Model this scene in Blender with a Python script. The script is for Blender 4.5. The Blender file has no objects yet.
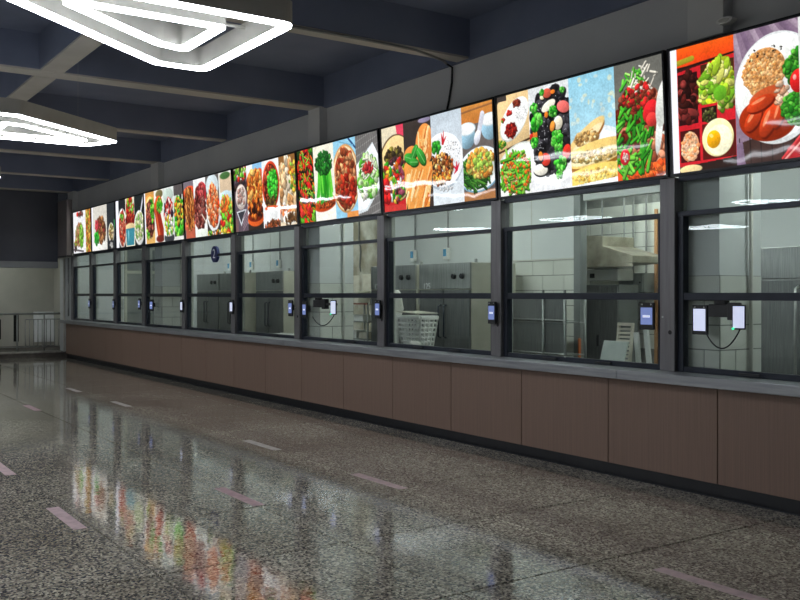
import bpy, bmesh, math, random
import numpy as np
from mathutils import Vector, Matrix

# ------------------------------------------------------------------ camera, world, light, exposure
scene = bpy.context.scene
COL = scene.collection
cam_data = bpy.data.cameras.new('camera')
cam_data.sensor_width = 36.0
cam_data.lens = 920.0 / 800.0 * 36.0
cam_data.shift_y = -6.0 / 800.0
cam_data.clip_start = 0.05
cam_data.clip_end = 200
cam = bpy.data.objects.new('camera', cam_data)
COL.objects.link(cam)
cam.location = (0, 0, 1.55)
cam.rotation_euler = (math.pi / 2, 0, math.atan2(920.0, 628.0))
scene.camera = cam

world = bpy.data.worlds.new('world')
world.use_nodes = True
world.node_tree.nodes['Background'].inputs[0].default_value = (0.5, 0.55, 0.65, 1)
world.node_tree.nodes['Background'].inputs[1].default_value = 0.02
scene.world = world
vs = scene.view_settings
vs.view_transform = 'Standard'
vs.look = 'None'
vs.exposure = 0.0
vs.gamma = 1.0
vs.use_curve_mapping = False
scene.cycles.use_denoising = True
scene.cycles.max_bounces = 8
scene.cycles.transparent_max_bounces = 16
scene.cycles.sample_clamp_indirect = 6.0
LED_STRENGTH = 26.0
TUBE_STRENGTH = 54.0
LIGHTBOX_STRENGTH = 1.12

# ------------------------------------------------------------------ materials
def lin(c):
    out = []
    for v in c[:3]:
        v = v / 255.0
        out.append(v / 12.92 if v <= 0.04045 else ((v + 0.055) / 1.055) ** 2.4)
    return (out[0], out[1], out[2], 1.0)

MATS = {}
def pm(name, c1, c2=None, scale=8.0, rough=0.5, metal=0.0, bump=0.0, stretch=(1, 1, 1), detail=4.0, rvar=0.0, spec=0.5, lo=0.35, hi=0.65, emit=None, estr=0.0, world_space=False):
    """procedural material: two colours mixed by noise, with fine relief"""
    m = bpy.data.materials.new(name)
    m.use_nodes = True
    nt = m.node_tree
    b = nt.nodes['Principled BSDF']
    b.inputs['Roughness'].default_value = rough
    b.inputs['Metallic'].default_value = metal
    b.inputs['Specular IOR Level'].default_value = spec
    if world_space:
        tc = nt.nodes.new('ShaderNodeNewGeometry'); src = tc.outputs['Position']
    else:
        tc = nt.nodes.new('ShaderNodeTexCoord'); src = tc.outputs['Object']
    mp = nt.nodes.new('ShaderNodeMapping')
    mp.inputs['Scale'].default_value = stretch
    nt.links.new(src, mp.inputs['Vector'])
    no = nt.nodes.new('ShaderNodeTexNoise')
    no.inputs['Scale'].default_value = scale
    no.inputs['Detail'].default_value = detail
    nt.links.new(mp.outputs[0], no.inputs['Vector'])
    r = nt.nodes.new('ShaderNodeValToRGB')
    r.color_ramp.elements[0].position = lo
    r.color_ramp.elements[1].position = hi
    r.color_ramp.elements[0].color = lin(c1)
    r.color_ramp.elements[1].color = lin(c2 if c2 else [min(255, v * 1.08) for v in c1])
    nt.links.new(no.outputs['Fac'], r.inputs[0])
    nt.links.new(r.outputs[0], b.inputs['Base Color'])
    if rvar:
        mr = nt.nodes.new('ShaderNodeMapRange')
        mr.inputs['To Min'].default_value = max(0.02, rough - rvar)
        mr.inputs['To Max'].default_value = min(1, rough + rvar)
        nt.links.new(no.outputs['Fac'], mr.inputs['Value'])
        nt.links.new(mr.outputs[0], b.inputs['Roughness'])
    if bump:
        bp = nt.nodes.new('ShaderNodeBump')
        bp.inputs['Strength'].default_value = bump
        bp.inputs['Distance'].default_value = 0.01
        nt.links.new(no.outputs['Fac'], bp.inputs['Height'])
        nt.links.new(bp.outputs[0], b.inputs['Normal'])
    if emit:
        b.inputs['Emission Color'].default_value = lin(emit)
        b.inputs['Emission Strength'].default_value = estr
    MATS[name] = m
    return m

pm('ceiling_paint', (112, 120, 142), (122, 130, 152), 1.5, 0.85)
pm('soffit_grey', (184, 180, 172), (196, 192, 184), 2.0, 0.8)
pm('upper_wall', (208, 208, 208), (216, 216, 215), 1.2, 0.75)
pm('pilaster_paint', (214, 214, 213), (222, 222, 220), 1.5, 0.75)
pm('dark_wall', (86, 90, 102), (100, 103, 114), 0.8, 0.8)
pm('end_wall_pale', (176, 174, 164), (196, 193, 182), 0.9, 0.7)
pm('hall_wall', (206, 206, 202), (220, 219, 214), 0.6, 0.7)
pm('lintel_grey', (150, 154, 160), (164, 167, 171), 2.0, 0.6)
pm('brown_box', (150, 142, 142), (160, 152, 151), 3.0, 0.6)
pm('cladding', (124, 101, 88), (135, 110, 96), 3.0, 0.42, stretch=(60, 1, 0.6), bump=0.04)
pm('toe_kick', (13, 15, 20), (20, 22, 27), 5.0, 0.4)
pm('counter_steel', (146, 149, 154), (168, 170, 173), 5.0, 0.36, 0.55, stretch=(0.5, 8, 8), rvar=0.06)
pm('post_steel', (114, 112, 114), (128, 126, 128), 4.0, 0.4, 0.45, stretch=(8, 8, 0.5), rvar=0.06)
pm('inner_post', (176, 180, 172), (196, 198, 190), 4.0, 0.5, 0.1, stretch=(8, 8, 0.5))
pm('frame_dark', (30, 36, 48), (38, 44, 56), 6.0, 0.35, 0.3)
pm('black_plastic', (20, 21, 24), (28, 29, 33), 20.0, 0.4)
pm('rubber_black', (16, 16, 17), (24, 24, 25), 20.0, 0.6)
pm('box_frame', (34, 36, 40), (46, 48, 52), 6.0, 0.4, 0.2)
pm('fixture_grey', (190, 188, 180), (200, 198, 190), 5.0, 0.5)
pm('led', (255, 255, 255), (250, 252, 255), 5.0, 0.5, emit=(243, 248, 255), estr=LED_STRENGTH)
pm('tube', (255, 255, 255), (250, 252, 255), 5.0, 0.5, emit=(240, 250, 245), estr=TUBE_STRENGTH)
pm('screen_blue', (30, 40, 70), (36, 48, 84), 12.0, 0.2, emit=(128, 146, 205), estr=0.75)
pm('screen_white', (200, 205, 225), (210, 215, 232), 12.0, 0.2, emit=(205, 212, 240), estr=0.8)
pm('led_green', (40, 200, 120), (60, 220, 140), 12.0, 0.3, emit=(60, 255, 170), estr=1.5)
pm('led_red', (200, 40, 40), (220, 60, 60), 12.0, 0.3, emit=(255, 60, 60), estr=0.8)
pm('kitchen_white', (205, 209, 210), (216, 219, 219), 0.9, 0.5)
pm('kitchen_column', (196, 200, 200), (208, 211, 210), 1.2, 0.55)
pm('tile_white', (206, 208, 200), (218, 219, 211), 1.6, 0.22, world_space=True)
pm('tile_grout', (120, 121, 118), (138, 139, 134), 12.0, 0.8)
pm('steel', (150, 153, 152), (172, 174, 172), 6.0, 0.34, 0.75, stretch=(14, 14, 0.6), rvar=0.07)
pm('steel_dark', (112, 114, 114), (132, 134, 133), 6.0, 0.36, 0.7, stretch=(14, 14, 0.6), rvar=0.07)
pm('steel_side', (190, 188, 172), (204, 202, 188), 3.0, 0.45, 0.25)
pm('steel_hood', (150, 144, 130), (190, 184, 168), 5.0, 0.38, 0.7, rvar=0.1)
pm('kitchen_floor', (130, 124, 116), (150, 142, 132), 5.0, 0.3)
pm('plastic_white', (226, 227, 222), (236, 236, 232), 8.0, 0.45)
pm('bag_white', (214, 214, 206), (236, 236, 230), 14.0, 0.4, bump=0.4)
pm('cloth_white', (218, 214, 204), (238, 236, 228), 60.0, 0.9, bump=0.6)
pm('board_white', (214, 222, 214), (226, 232, 225), 8.0, 0.4)
pm('wood_tan', (168, 122, 82), (188, 142, 98), 6.0, 0.6, stretch=(20, 20, 1))
pm('grey_box', (150, 156, 156), (164, 170, 168), 5.0, 0.45, 0.2)
pm('switch_blue', (70, 150, 200), (96, 172, 214), 12.0, 0.4)
pm('door_grey', (120, 124, 124), (134, 138, 137), 4.0, 0.45, 0.3)
pm('paint_orange', (206, 110, 60), (220, 128, 74), 8.0, 0.6)
pm('rust_red', (128, 62, 54), (150, 80, 70), 8.0, 0.6)
pm('sign_navy', (24, 36, 96), (30, 44, 110), 8.0, 0.4)
pm('print_white', (238, 240, 242), (246, 247, 248), 8.0, 0.5)
pm('tape_pink', (146, 124, 128), (178, 150, 154), 14.0, 0.5, lo=0.3, hi=0.6)
pm('tape_pale', (134, 126, 124), (168, 158, 155), 14.0, 0.5, lo=0.3, hi=0.6)
pm('rail_steel', (158, 160, 158), (176, 178, 175), 8.0, 0.35, 0.6)
pm('curb_stone', (128, 124, 118), (150, 146, 138), 10.0, 0.5, bump=0.1)
pm('curb_dark', (62, 56, 52), (82, 76, 70), 10.0, 0.6)
pm('cable_black', (16, 17, 19), (22, 23, 25), 20.0, 0.5)
pm('conduit_grey', (128, 128, 126), (140, 140, 138), 20.0, 0.5)
pm('papers', (206, 198, 180), (222, 216, 202), 10.0, 0.7)
pm('stain_wall', (150, 142, 122), (214, 210, 198), 2.2, 0.7, lo=0.4, hi=0.62)

def glass_mat():
    m = bpy.data.materials.new('window_glass'); m.use_nodes = True
    nt = m.node_tree; nt.nodes.clear()
    out = nt.nodes.new('ShaderNodeOutputMaterial')
    mix = nt.nodes.new('ShaderNodeMixShader')
    tr = nt.nodes.new('ShaderNodeBsdfTransparent')
    gl = nt.nodes.new('ShaderNodeBsdfGlossy')
    lw = nt.nodes.new('ShaderNodeLayerWeight'); lw.inputs['Blend'].default_value = 0.5
    pw = nt.nodes.new('ShaderNodeMath'); pw.operation = 'POWER'; pw.inputs[1].default_value = 5.0
    fr = nt.nodes.new('ShaderNodeMath'); fr.operation = 'MULTIPLY_ADD'; fr.inputs[1].default_value = 0.96; fr.inputs[2].default_value = 0.022
    nt.links.new(lw.outputs['Facing'], pw.inputs[0]); nt.links.new(pw.outputs[0], fr.inputs[0])
    tc = nt.nodes.new('ShaderNodeNewGeometry')
    no = nt.nodes.new('ShaderNodeTexNoise'); no.inputs['Scale'].default_value = 1.3; no.inputs['Detail'].default_value = 1
    bp = nt.nodes.new('ShaderNodeBump'); bp.inputs['Strength'].default_value = 0.03; bp.inputs['Distance'].default_value = 0.05
    tr.inputs['Color'].default_value = (0.93, 0.955, 0.945, 1)
    gl.inputs['Roughness'].default_value = 0.004
    gl.inputs['Color'].default_value = (0.9, 0.95, 0.95, 1)
    nt.links.new(tc.outputs['Position'], no.inputs['Vector'])
    nt.links.new(no.outputs['Fac'], bp.inputs['Height'])
    nt.links.new(bp.outputs[0], gl.inputs['Normal'])
    nt.links.new(fr.outputs[0], mix.inputs[0])
    nt.links.new(tr.outputs[0], mix.inputs[1]); nt.links.new(gl.outputs[0], mix.inputs[2])
    nt.links.new(mix.outputs[0], out.inputs[0])
    MATS['glass'] = m
glass_mat()

def terrazzo_mat():
    m = bpy.data.materials.new('terrazzo'); m.use_nodes = True
    nt = m.node_tree; b = nt.nodes['Principled BSDF']; L = nt.links.new
    g = nt.nodes.new('ShaderNodeNewGeometry'); P = g.outputs['Position']
    v = nt.nodes.new('ShaderNodeTexVoronoi'); v.inputs['Scale'].default_value = 78
    L(P, v.inputs['Vector'])
    sp = nt.nodes.new('ShaderNodeSeparateColor'); L(v.outputs['Color'], sp.inputs[0])
    r = nt.nodes.new('ShaderNodeValToRGB')
    cr = r.color_ramp; cr.interpolation = 'CONSTANT'
    cr.elements[0].position = 0.0; cr.elements[0].color = lin((92, 88, 80))
    cr.elements[1].position = 0.26; cr.elements[1].color = lin((158, 152, 140))
    for p, c in ((0.5, (182, 176, 162)), (0.7, (128, 123, 113)), (0.84, (216, 210, 194))):
        e = cr.elements.new(p); e.color = lin(c)
    L(sp.outputs[0], r.inputs[0])
    n2 = nt.nodes.new('ShaderNodeTexNoise'); n2.inputs['Scale'].default_value = 0.9; n2.inputs['Detail'].default_value = 5
    L(P, n2.inputs['Vector'])
    r2 = nt.nodes.new('ShaderNodeValToRGB')
    r2.color_ramp.elements[0].position = 0.3; r2.color_ramp.elements[0].color = (0.62, 0.6, 0.58, 1)
    r2.color_ramp.elements[1].position = 0.65; r2.color_ramp.elements[1].color = (1, 1, 1, 1)
    L(n2.outputs['Fac'], r2.inputs[0])
    mx = nt.nodes.new('ShaderNodeMix'); mx.data_type = 'RGBA'; mx.blend_type = 'MULTIPLY'
    mx.inputs['Factor'].default_value = 1.0
    L(r.outputs[0], mx.inputs['A']); L(r2.outputs[0], mx.inputs['B'])
    L(mx.outputs['Result'], b.inputs['Base Color'])
    # damp patches: roughness varies over metres
    n3 = nt.nodes.new('ShaderNodeTexNoise'); n3.inputs['Scale'].default_value = 0.45; n3.inputs['Detail'].default_value = 4
    L(P, n3.inputs['Vector'])
    mr = nt.nodes.new('ShaderNodeMapRange')
    mr.inputs['From Min'].default_value = 0.35; mr.inputs['From Max'].default_value = 0.65
    mr.inputs['To Min'].default_value = 0.03; mr.inputs['To Max'].default_value = 0.085
    L(n3.outputs['Fac'], mr.inputs['Value']); L(mr.outputs[0], b.inputs['Roughness'])
    b.inputs['IOR'].default_value = 1.6
    b.inputs['Coat Weight'].default_value = 0.3; b.inputs['Coat Roughness'].default_value = 0.04
    # slow waviness of the polish and fine pits
    n4 = nt.nodes.new('ShaderNodeTexNoise'); n4.inputs['Scale'].default_value = 9; n4.inputs['Detail'].default_value = 3
    L(P, n4.inputs['Vector'])
    b1 = nt.nodes.new('ShaderNodeBump'); b1.inputs['Strength'].default_value = 0.06; b1.inputs['Distance'].default_value = 0.012
    L(n4.outputs['Fac'], b1.inputs['Height'])
    b2 = nt.nodes.new('ShaderNodeBump'); b2.inputs['Strength'].default_value = 0.02; b2.inputs['Distance'].default_value = 0.002
    L(v.outputs['Distance'], b2.inputs['Height']); L(b1.outputs[0], b2.inputs['Normal'])
    L(b2.outputs[0], b.inputs['Normal']); L(b1.outputs[0], b.inputs['Coat Normal'])
    MATS['terrazzo'] = m
terrazzo_mat()

def print_mat():
    m = bpy.data.materials.new('backlit_print'); m.use_nodes = True
    nt = m.node_tree; b = nt.nodes['Principled BSDF']
    a = nt.nodes.new('ShaderNodeAttribute'); a.attribute_name = 'print'
    b.inputs['Base Color'].default_value = (0.02, 0.02, 0.02, 1)
    b.inputs['Specular IOR Level'].default_value = 0.2
    b.inputs['Roughness'].default_value = 0.035
    nt.links.new(a.outputs['Color'], b.inputs['Emission Color'])
    b.inputs['Emission Strength'].default_value = LIGHTBOX_STRENGTH
    g = nt.nodes.new('ShaderNodeNewGeometry')
    mp = nt.nodes.new('ShaderNodeMapping'); mp.inputs['Scale'].default_value = (1.0, 1.0, 0.6)
    no = nt.nodes.new('ShaderNodeTexNoise'); no.inputs['Scale'].default_value = 2.4; no.inputs['Detail'].default_value = 1.5
    bp = nt.nodes.new('ShaderNodeBump'); bp.inputs['Strength'].default_value = 0.16; bp.inputs['Distance'].default_value = 0.03
    nt.links.new(g.outputs['Position'], mp.inputs[0]); nt.links.new(mp.outputs[0], no.inputs['Vector'])
    nt.links.new(no.outputs['Fac'], bp.inputs['Height']); nt.links.new(bp.outputs[0], b.inputs['Normal'])
    MATS['print'] = m
print_mat()

# ------------------------------------------------------------------ mesh helpers
ORIGIN = {}
def tag(o, label, cat, group=None, kind=None):
    o['label'] = label; o['category'] = cat
    if group: o['group'] = group
    if kind: o['kind'] = kind
    return o

def empty(name, loc):
    o = bpy.data.objects.new(name, None)
    o.empty_display_size = 0.1
    COL.objects.link(o); o.location = loc
    ORIGIN[o.name] = Vector(loc)
    return o

class MB:
    def __init__(s):
        s.v = []; s.f = []
    def add(s, vs_, fs):
        n = len(s.v); s.v += [tuple(p) for p in vs_]; s.f += [tuple(i + n for i in q) for q in fs]
        return s
    def box(s, x0, x1, y0, y1, z0, z1, M=None):
        p = [(x, y, z) for x in (x0, x1) for y in (y0, y1) for z in (z0, z1)]
        if M is not None: p = [tuple(M @ Vector(q)) for q in p]
        return s.add(p, [(0, 1, 3, 2), (4, 6, 7, 5), (0, 4, 5, 1), (2, 3, 7, 6), (0, 2, 6, 4), (1, 5, 7, 3)])
    def prism(s, pts, axis, a, b, M=None):
        """extrude polygon: pts are 2d, axis is the extrusion axis"""
        n = len(pts)
        def mk(p, t):
            q = {'x': (t, p[0], p[1]), 'y': (p[0], t, p[1]), 'z': (p[0], p[1], t)}[axis]
            return tuple(M @ Vector(q)) if M is not None else q
        vs_ = [mk(p, a) for p in pts] + [mk(p, b) for p in pts]
        fs = [tuple(range(n))[::-1], tuple(range(n, 2 * n))] + [(i, (i + 1) % n, n + (i + 1) % n, n + i) for i in range(n)]
        return s.add(vs_, fs)
    def cyl(s, p0, p1, r0, r1=None, n=12):
        r1 = r0 if r1 is None else r1
        p0, p1 = Vector(p0), Vector(p1); d = (p1 - p0).normalized()
        a = d.orthogonal().normalized(); b = d.cross(a)
        ring = lambda p, r: [tuple(p + (a * math.cos(t) + b * math.sin(t)) * r) for t in [2 * math.pi * i / n for i in range(n)]]
        return s.add(ring(p0, r0) + ring(p1, r1), [tuple(range(n))[::-1], tuple(range(n, 2 * n))] + [(i, (i + 1) % n, n + (i + 1) % n, n + i) for i in range(n)])
    def tube(s, pts, r, n=8):
        pts = [Vector(p) for p in pts]; rings = []
        up = None
        for i, p in enumerate(pts):
            d = (pts[min(i + 1, len(pts) - 1)] - pts[max(i - 1, 0)]).normalized()
            a = d.orthogonal().normalized() if up is None else (up - d * up.dot(d)).normalized()
            up = a; b = d.cross(a)
            rings += [tuple(p + (a * math.cos(t) + b * math.sin(t)) * r) for t in [2 * math.pi * k / n for k in range(n)]]
        m = len(pts)
        fs = [(i * n + k, i * n + (k + 1) % n, (i + 1) * n + (k + 1) % n, (i + 1) * n + k) for i in range(m - 1) for k in range(n)]
        fs += [tuple(range(n))[::-1], tuple(range((m - 1) * n, m * n))]
        return s.add(rings, fs)
    def ringband(s, outer, inner, z0, z1):
        """closed frame between two loops of equal length, extruded in z"""
        n = len(outer)
        vs_ = [(p[0], p[1], z0) for p in outer] + [(p[0], p[1], z0) for p in inner] + [(p[0], p[1], z1) for p in outer] + [(p[0], p[1], z1) for p in inner]
        fs = []
        for i in range(n):
            j = (i + 1) % n
            fs += [(i, n + i, n + j, j), (2 * n + i, 2 * n + j, 3 * n + j, 3 * n + i), (i, j, 2 * n + j, 2 * n + i), (n + i, 3 * n + i, 3 * n + j, n + j)]
        return s.add(vs_, fs)
    def build(s, name, mat, parent=None, bev=0.0, smooth=False, seg=2):
        me = bpy.data.meshes.new(name)
        o = bpy.data.objects.new(name, me)
        if parent is not None:
            org = ORIGIN[parent.name]
            vs_ = [(p[0] - org.x, p[1] - org.y, p[2] - org.z) for p in s.v]
            loc = None
        else:
            a = np.array(s.v); mn, mx = a.min(0), a.max(0)
            org = Vector(((mn[0] + mx[0]) / 2, (mn[1] + mx[1]) / 2, mn[2]))
            vs_ = [(p[0] - org.x, p[1] - org.y, p[2] - org.z) for p in s.v]
            loc = org
        me.from_pydata(vs_, [], s.f)
        bm = bmesh.new(); bm.from_mesh(me)
        bmesh.ops.recalc_face_normals(bm, faces=bm.faces)
        if bev:
            bmesh.ops.bevel(bm, geom=list(bm.edges), offset=bev, segments=seg, profile=0.5, affect='EDGES', clamp_overlap=True)
        bm.to_mesh(me); bm.free()
        if smooth:
            for p in me.polygons: p.use_smooth = True
        me.materials.append(MATS[mat])
        COL.objects.link(o)
        if loc is not None: o.location = loc
        if parent is not None: o.parent = parent
        ORIGIN[o.name] = org.copy()
        return o

def box(name, mat, parent, x0, x1, y0, y1, z0, z1, bev=0.0):
    return MB().box(x0, x1, y0, y1, z0, z1).build(name, mat, parent, bev)

def text_mesh(name, body, size, mat, parent, M):
    cu = bpy.data.curves.new(name, 'FONT'); cu.body = body; cu.size = size; cu.align_x = 'CENTER'; cu.align_y = 'CENTER'
    cu.extrude = 0.0006
    t = bpy.data.objects.new(name + '_src', cu); COL.objects.link(t)
    bpy.context.view_layer.update()
    me = bpy.data.meshes.new_from_object(t)
    bpy.data.objects.remove(t); bpy.data.curves.remove(cu)
    me.transform(Matrix.Translation(-ORIGIN[parent.name]) @ M)
    me.materials.clear(); me.materials.append(MATS[mat])
    o = bpy.data.objects.new(name, me); COL.objects.link(o); o.parent = parent
    ORIGIN[o.name] = ORIGIN[parent.name].copy()
    return o

FACE_HALL = Matrix(((1, 0, 0, 0), (0, 0, -1, 0), (0, 1, 0, 0), (0, 0, 0, 1)))   # text plane to the hall (-y)

def share(o, name, parent, offset):
    """a copy of a piece sharing its mesh, moved by offset"""
    c = o.copy(); c.name = name; COL.objects.link(c); c.parent = parent
    c.location = Vector(o.location) + Vector(offset)
    return c

# ------------------------------------------------------------------ the hall: floor, ceiling, walls
SEAMS = [-23.22, -21.64, -19.82, -17.97, -15.805, -13.65, -11.49, -9.335, -7.185, -5.015, -2.86]
XEND = -24.1
JX, JY, PITCH = -3.76, 4.12, 1.18

fl = MB().box(-23.62, 5.0, -8.0, 5.93, -0.12, -0.014).build('floor', 'tile_grout')
tag(fl, 'speckled grey terrazzo floor of the dining hall with wet sheen', 'floor', kind='structure')
slab0 = None
GAP = 0.007
for i in range(-17, 4):
    for j in range(-6, 2):
        x0, x1 = JX + PITCH * i + GAP, JX + PITCH * (i + 1) - GAP
        y0, y1 = JY + PITCH * j + GAP, min(JY + PITCH * (j + 1) - GAP, 9)
        if j == 1: y1 = 5.92
        x0 = max(x0, -23.6)
        if x1 - x0 < 0.05: continue
        key = (round(x1 - x0, 3), round(y1 - y0, 3))
        if slab0 is None: slab0 = {}
        if key in slab0:
            o0, a0, b0 = slab0[key]
            share(o0, 'terrazzo_slab', fl, (x0 - a0, y0 - b0, 0))
        else:
            o = box('terrazzo_slab', 'terrazzo', fl, x0, x1, y0, y1, -0.02, 0.0)
            slab0[key] = (o, x0, y0)

ce = MB().box(XEND, 5.0, -8.0, 6.5, 4.5, 4.62).build('ceiling', 'ceiling_paint')
tag(ce, 'dark painted concrete ceiling slab with grid of beams', 'ceiling', kind='structure')
BEAMS = [-23.7, -20.6, -17.4, -14.23, -11.06, -7.85, -4.66, -1.5, 1.7]
for k, bx in enumerate(BEAMS):
    main = (k % 2 == 0)
    w = 0.15 if main else 0.11
    bm_ = box('beam', 'ceiling_paint', ce, bx - w, bx + w, -8.0, 6.2, 4.1, 4.5)
    box('soffit', 'soffit_grey', bm_, bx - w + 0.01, bx + w - 0.01, -8.0, 6.18, 4.08, 4.1)
lb = box('beam', 'ceiling_paint', ce, XEND, 5.0, 2.5, 2.77, 4.1, 4.499)
for k in range(len(BEAMS) - 1):
    box('soffit', 'soffit_grey', lb, BEAMS[k] + 0.16, BEAMS[k + 1] - 0.16, 2.51, 2.76, 4.08, 4.1)
lb2 = box('beam', 'ceiling_paint', ce, XEND, 5.0, -1.6, -1.33, 4.1, 4.499)

wf = MB().box(XEND, 5.0, 6.24, 6.34, 2.6, 4.08).build('wall_front', 'upper_wall')
tag(wf, 'plain grey wall strip above the row of backlit menu boxes', 'wall', kind='structure')
box('edge_beam', 'ceiling_paint', wf, XEND, 5.0, 6.19, 6.34, 4.08, 4.5)
for a, b_ in ((-4.84, -4.5), (-11.22, -10.9), (-17.62, -17.2), (-23.75, -23.25)):
    box('pilaster', 'pilaster_paint', wf, a, b_, 6.12, 6.24, 3.585, 4.09, 0.006)
# hanging cable strip between upper wall and beam
cbl = MB().tube([(-8.04, 6.1, 4.075), (-8.06, 6.2, 4.05), (-8.1, 6.225, 3.9), (-8.16, 6.228, 3.7), (-8.19, 6.225, 3.6)], 0.012).build('wall_cable', 'cable_black', smooth=True)
tag(cbl, 'thin black cable running down the grey wall above the menu boxes', 'cable')
cnd = MB().tube([(-7.73, -1.0, 4.07), (-7.73, 4.9, 4.07), (-7.76, 5.5, 4.07), (-7.95, 6.0, 4.07), (-8.04, 6.1, 4.075)], 0.014).build('ceiling_conduit', 'conduit_grey', smooth=True)
tag(cnd, 'thin grey conduit along the edge of a ceiling beam', 'conduit')
sn = empty('wall_sensor', (-4.45, 6.1, 3.66))
ov = [(-4.45 + 0.075 * math.cos(2 * math.pi * q / 20), 3.66 + 0.026 * math.sin(2 * math.pi * q / 20)) for q in range(20)]
MB().prism(ov, 'y', 6.06, 6.12).build('housing', 'plastic_white', sn)
MB().prism([(-4.45 + (a - (-4.45)) * 0.6, 3.66 + (b - 3.66) * 0.6) for a, b in ov], 'y', 6.052, 6.06).build('lens', 'fixture_grey', sn)
tag(sn, 'small oval pale sensor on the pilaster above a menu box', 'sensor')

wb = MB().box(XEND, 5.0, -8.1, -8.0, -0.1, 4.62).build('wall_back', 'hall_wall')
tag(wb, 'plain grey wall on the far side of the hall from the counter', 'wall', kind='structure')
wr = MB().box(5.0, 5.1, -8.1, 9.2, -0.1, 4.62).build('wall_right', 'hall_wall')
tag(wr, 'plain grey wall at the near end of the hall', 'wall', kind='structure')

# far end of the hall
we = MB().box(XEND - 0.12, XEND, -8.0, 5.97, 2.36, 4.62).build('wall_end', 'dark_wall')
tag(we, 'dark wall above the railing at the end of the hall', 'wall', kind='structure')
box('lintel', 'lintel_grey', we, XEND - 0.14, XEND + 0.05, -8.0, 5.97, 2.2, 2.36, 0.008)
wp = MB().box(-27.2, -27.1, -8.0, 8.5, 0.0, 3.2).build('wall_corridor', 'end_wall_pale')
tag(wp, 'pale corridor wall seen behind the railing', 'wall', kind='structure')
box('wall_panel', 'print_white', wp, -27.1, -27.07, 6.05, 6.72, 0.2, 1.05, 0.01)
box('recess_slot', 'rubber_black', wp, -27.1, -27.08, 5.53, 5.66, 0.23, 1.02)
box('recess_slot', 'rubber_black', wp, -27.1, -27.08, 5.02, 5.2, 0.3, 0.85)
wcs = MB().box(-27.1, XEND, 6.6, 6.7, 0.1, 3.2).build('wall_corridor_side', 'end_wall_pale')
tag(wcs, 'pale side wall of the corridor beyond the counter end', 'wall', kind='structure')
ccl = MB().box(-27.2, XEND - 0.12, -8.0, 8.5, 3.2, 3.3).build('ceiling_corridor', 'end_wall_pale')
tag(ccl, 'low pale ceiling of the corridor behind the railing', 'ceiling', kind='structure')
pf = MB().box(-27.2, -23.62, -8.0, 6.6, -0.1, 0.10).build('floor_corridor', 'curb_dark')
tag(pf, 'raised corridor floor one low step above the hall', 'floor', kind='structure')
for k in range(6):
    y1 = 5.92 - 1.2 * k
    box('curb_stone', 'curb_stone', pf, -23.9, -23.6, y1 - 1.19, y1, 0.10, 0.14, 0.006)
crl = MB()
cl = empty('corridor_lamp', (-25.6, 4.6, 3.2))
box('housing', 'fixture_grey', cl, -25.66, -25.54, 4.0, 5.2, 3.14, 3.2)
box('tube', 'tube', cl, -25.64, -25.56, 4.02, 5.18, 3.12, 3.14)
tag(cl, 'slim tube lamp under the corridor ceiling', 'lamp')

rl = empty('railing', (-24.0, 5.0, 0.14))
MB().tube([(-24.0, 2.2, 1.06), (-24.0, 6.0, 1.06)], 0.026, 10).build('top_rail', 'rail_steel', rl, smooth=True)
MB().tube([(-24.0, 5.18, 0.92), (-24.0, 6.0, 0.92)], 0.012, 8).build('middle_rail', 'rail_steel', rl, smooth=True)
MB().tube([(-24.0, 2.2, 0.24), (-24.0, 6.0, 0.24)], 0.014, 8).build('bottom_rail', 'rail_steel', rl, smooth=True)
for y in (2.4, 3.3, 4.2, 4.98, 5.62):
    MB().cyl((-24.0, y, 0.14), (-24.0, y, 1.05), 0.02, n=10).build('post', 'rail_steel', rl, smooth=True)
b0 = None
for k in range(17):
    y = 5.17 + 0.05 * k
    if abs(y - 5.62) < 0.02 or k % 2: continue
    if b0 is None: b0 = MB().cyl((-24.0, y, 0.24), (-24.0, y, 0.92), 0.011, n=8).build('baluster', 'rail_steel', rl, smooth=True); yb = y
    else: share(b0, 'baluster', rl, (0, y - yb, 0))
tag(rl, 'steel railing with thin vertical balusters on the raised corridor edge', 'railing')

ep = empty('end_post', (-23.75, 6.15, 0.0))
box('post_body', 'kitchen_column', ep, -24.5, -23.43, 6.12, 6.29, 0.1, 2.46, 0.01)
MB().tube([(-23.95, 6.09, 0.1), (-23.95, 6.09, 2.45)], 0.025, 10).build('pipe', 'fixture_grey', ep, smooth=True)
MB().tube([(-23.55, 6.09, 1.0), (-23.55, 6.09, 2.45)], 0.018, 10).build('pipe', 'rail_steel', ep, smooth=True)
tag(ep, 'pale painted wall end with thin pipes beside the railing', 'post')
eb = empty('end_box', (-23.8, 6.1, 2.5))
box('box_body', 'brown_box', eb, -24.6, -23.29, 5.98, 6.115, 2.5, 3.88, 0.01)
box('seam_strip', 'box_frame', eb, -24.6, -23.29, 5.985, 6.11, 2.47, 2.5)
tag(eb, 'plain brownish box closing the end of the menu box row', 'panel')

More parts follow.
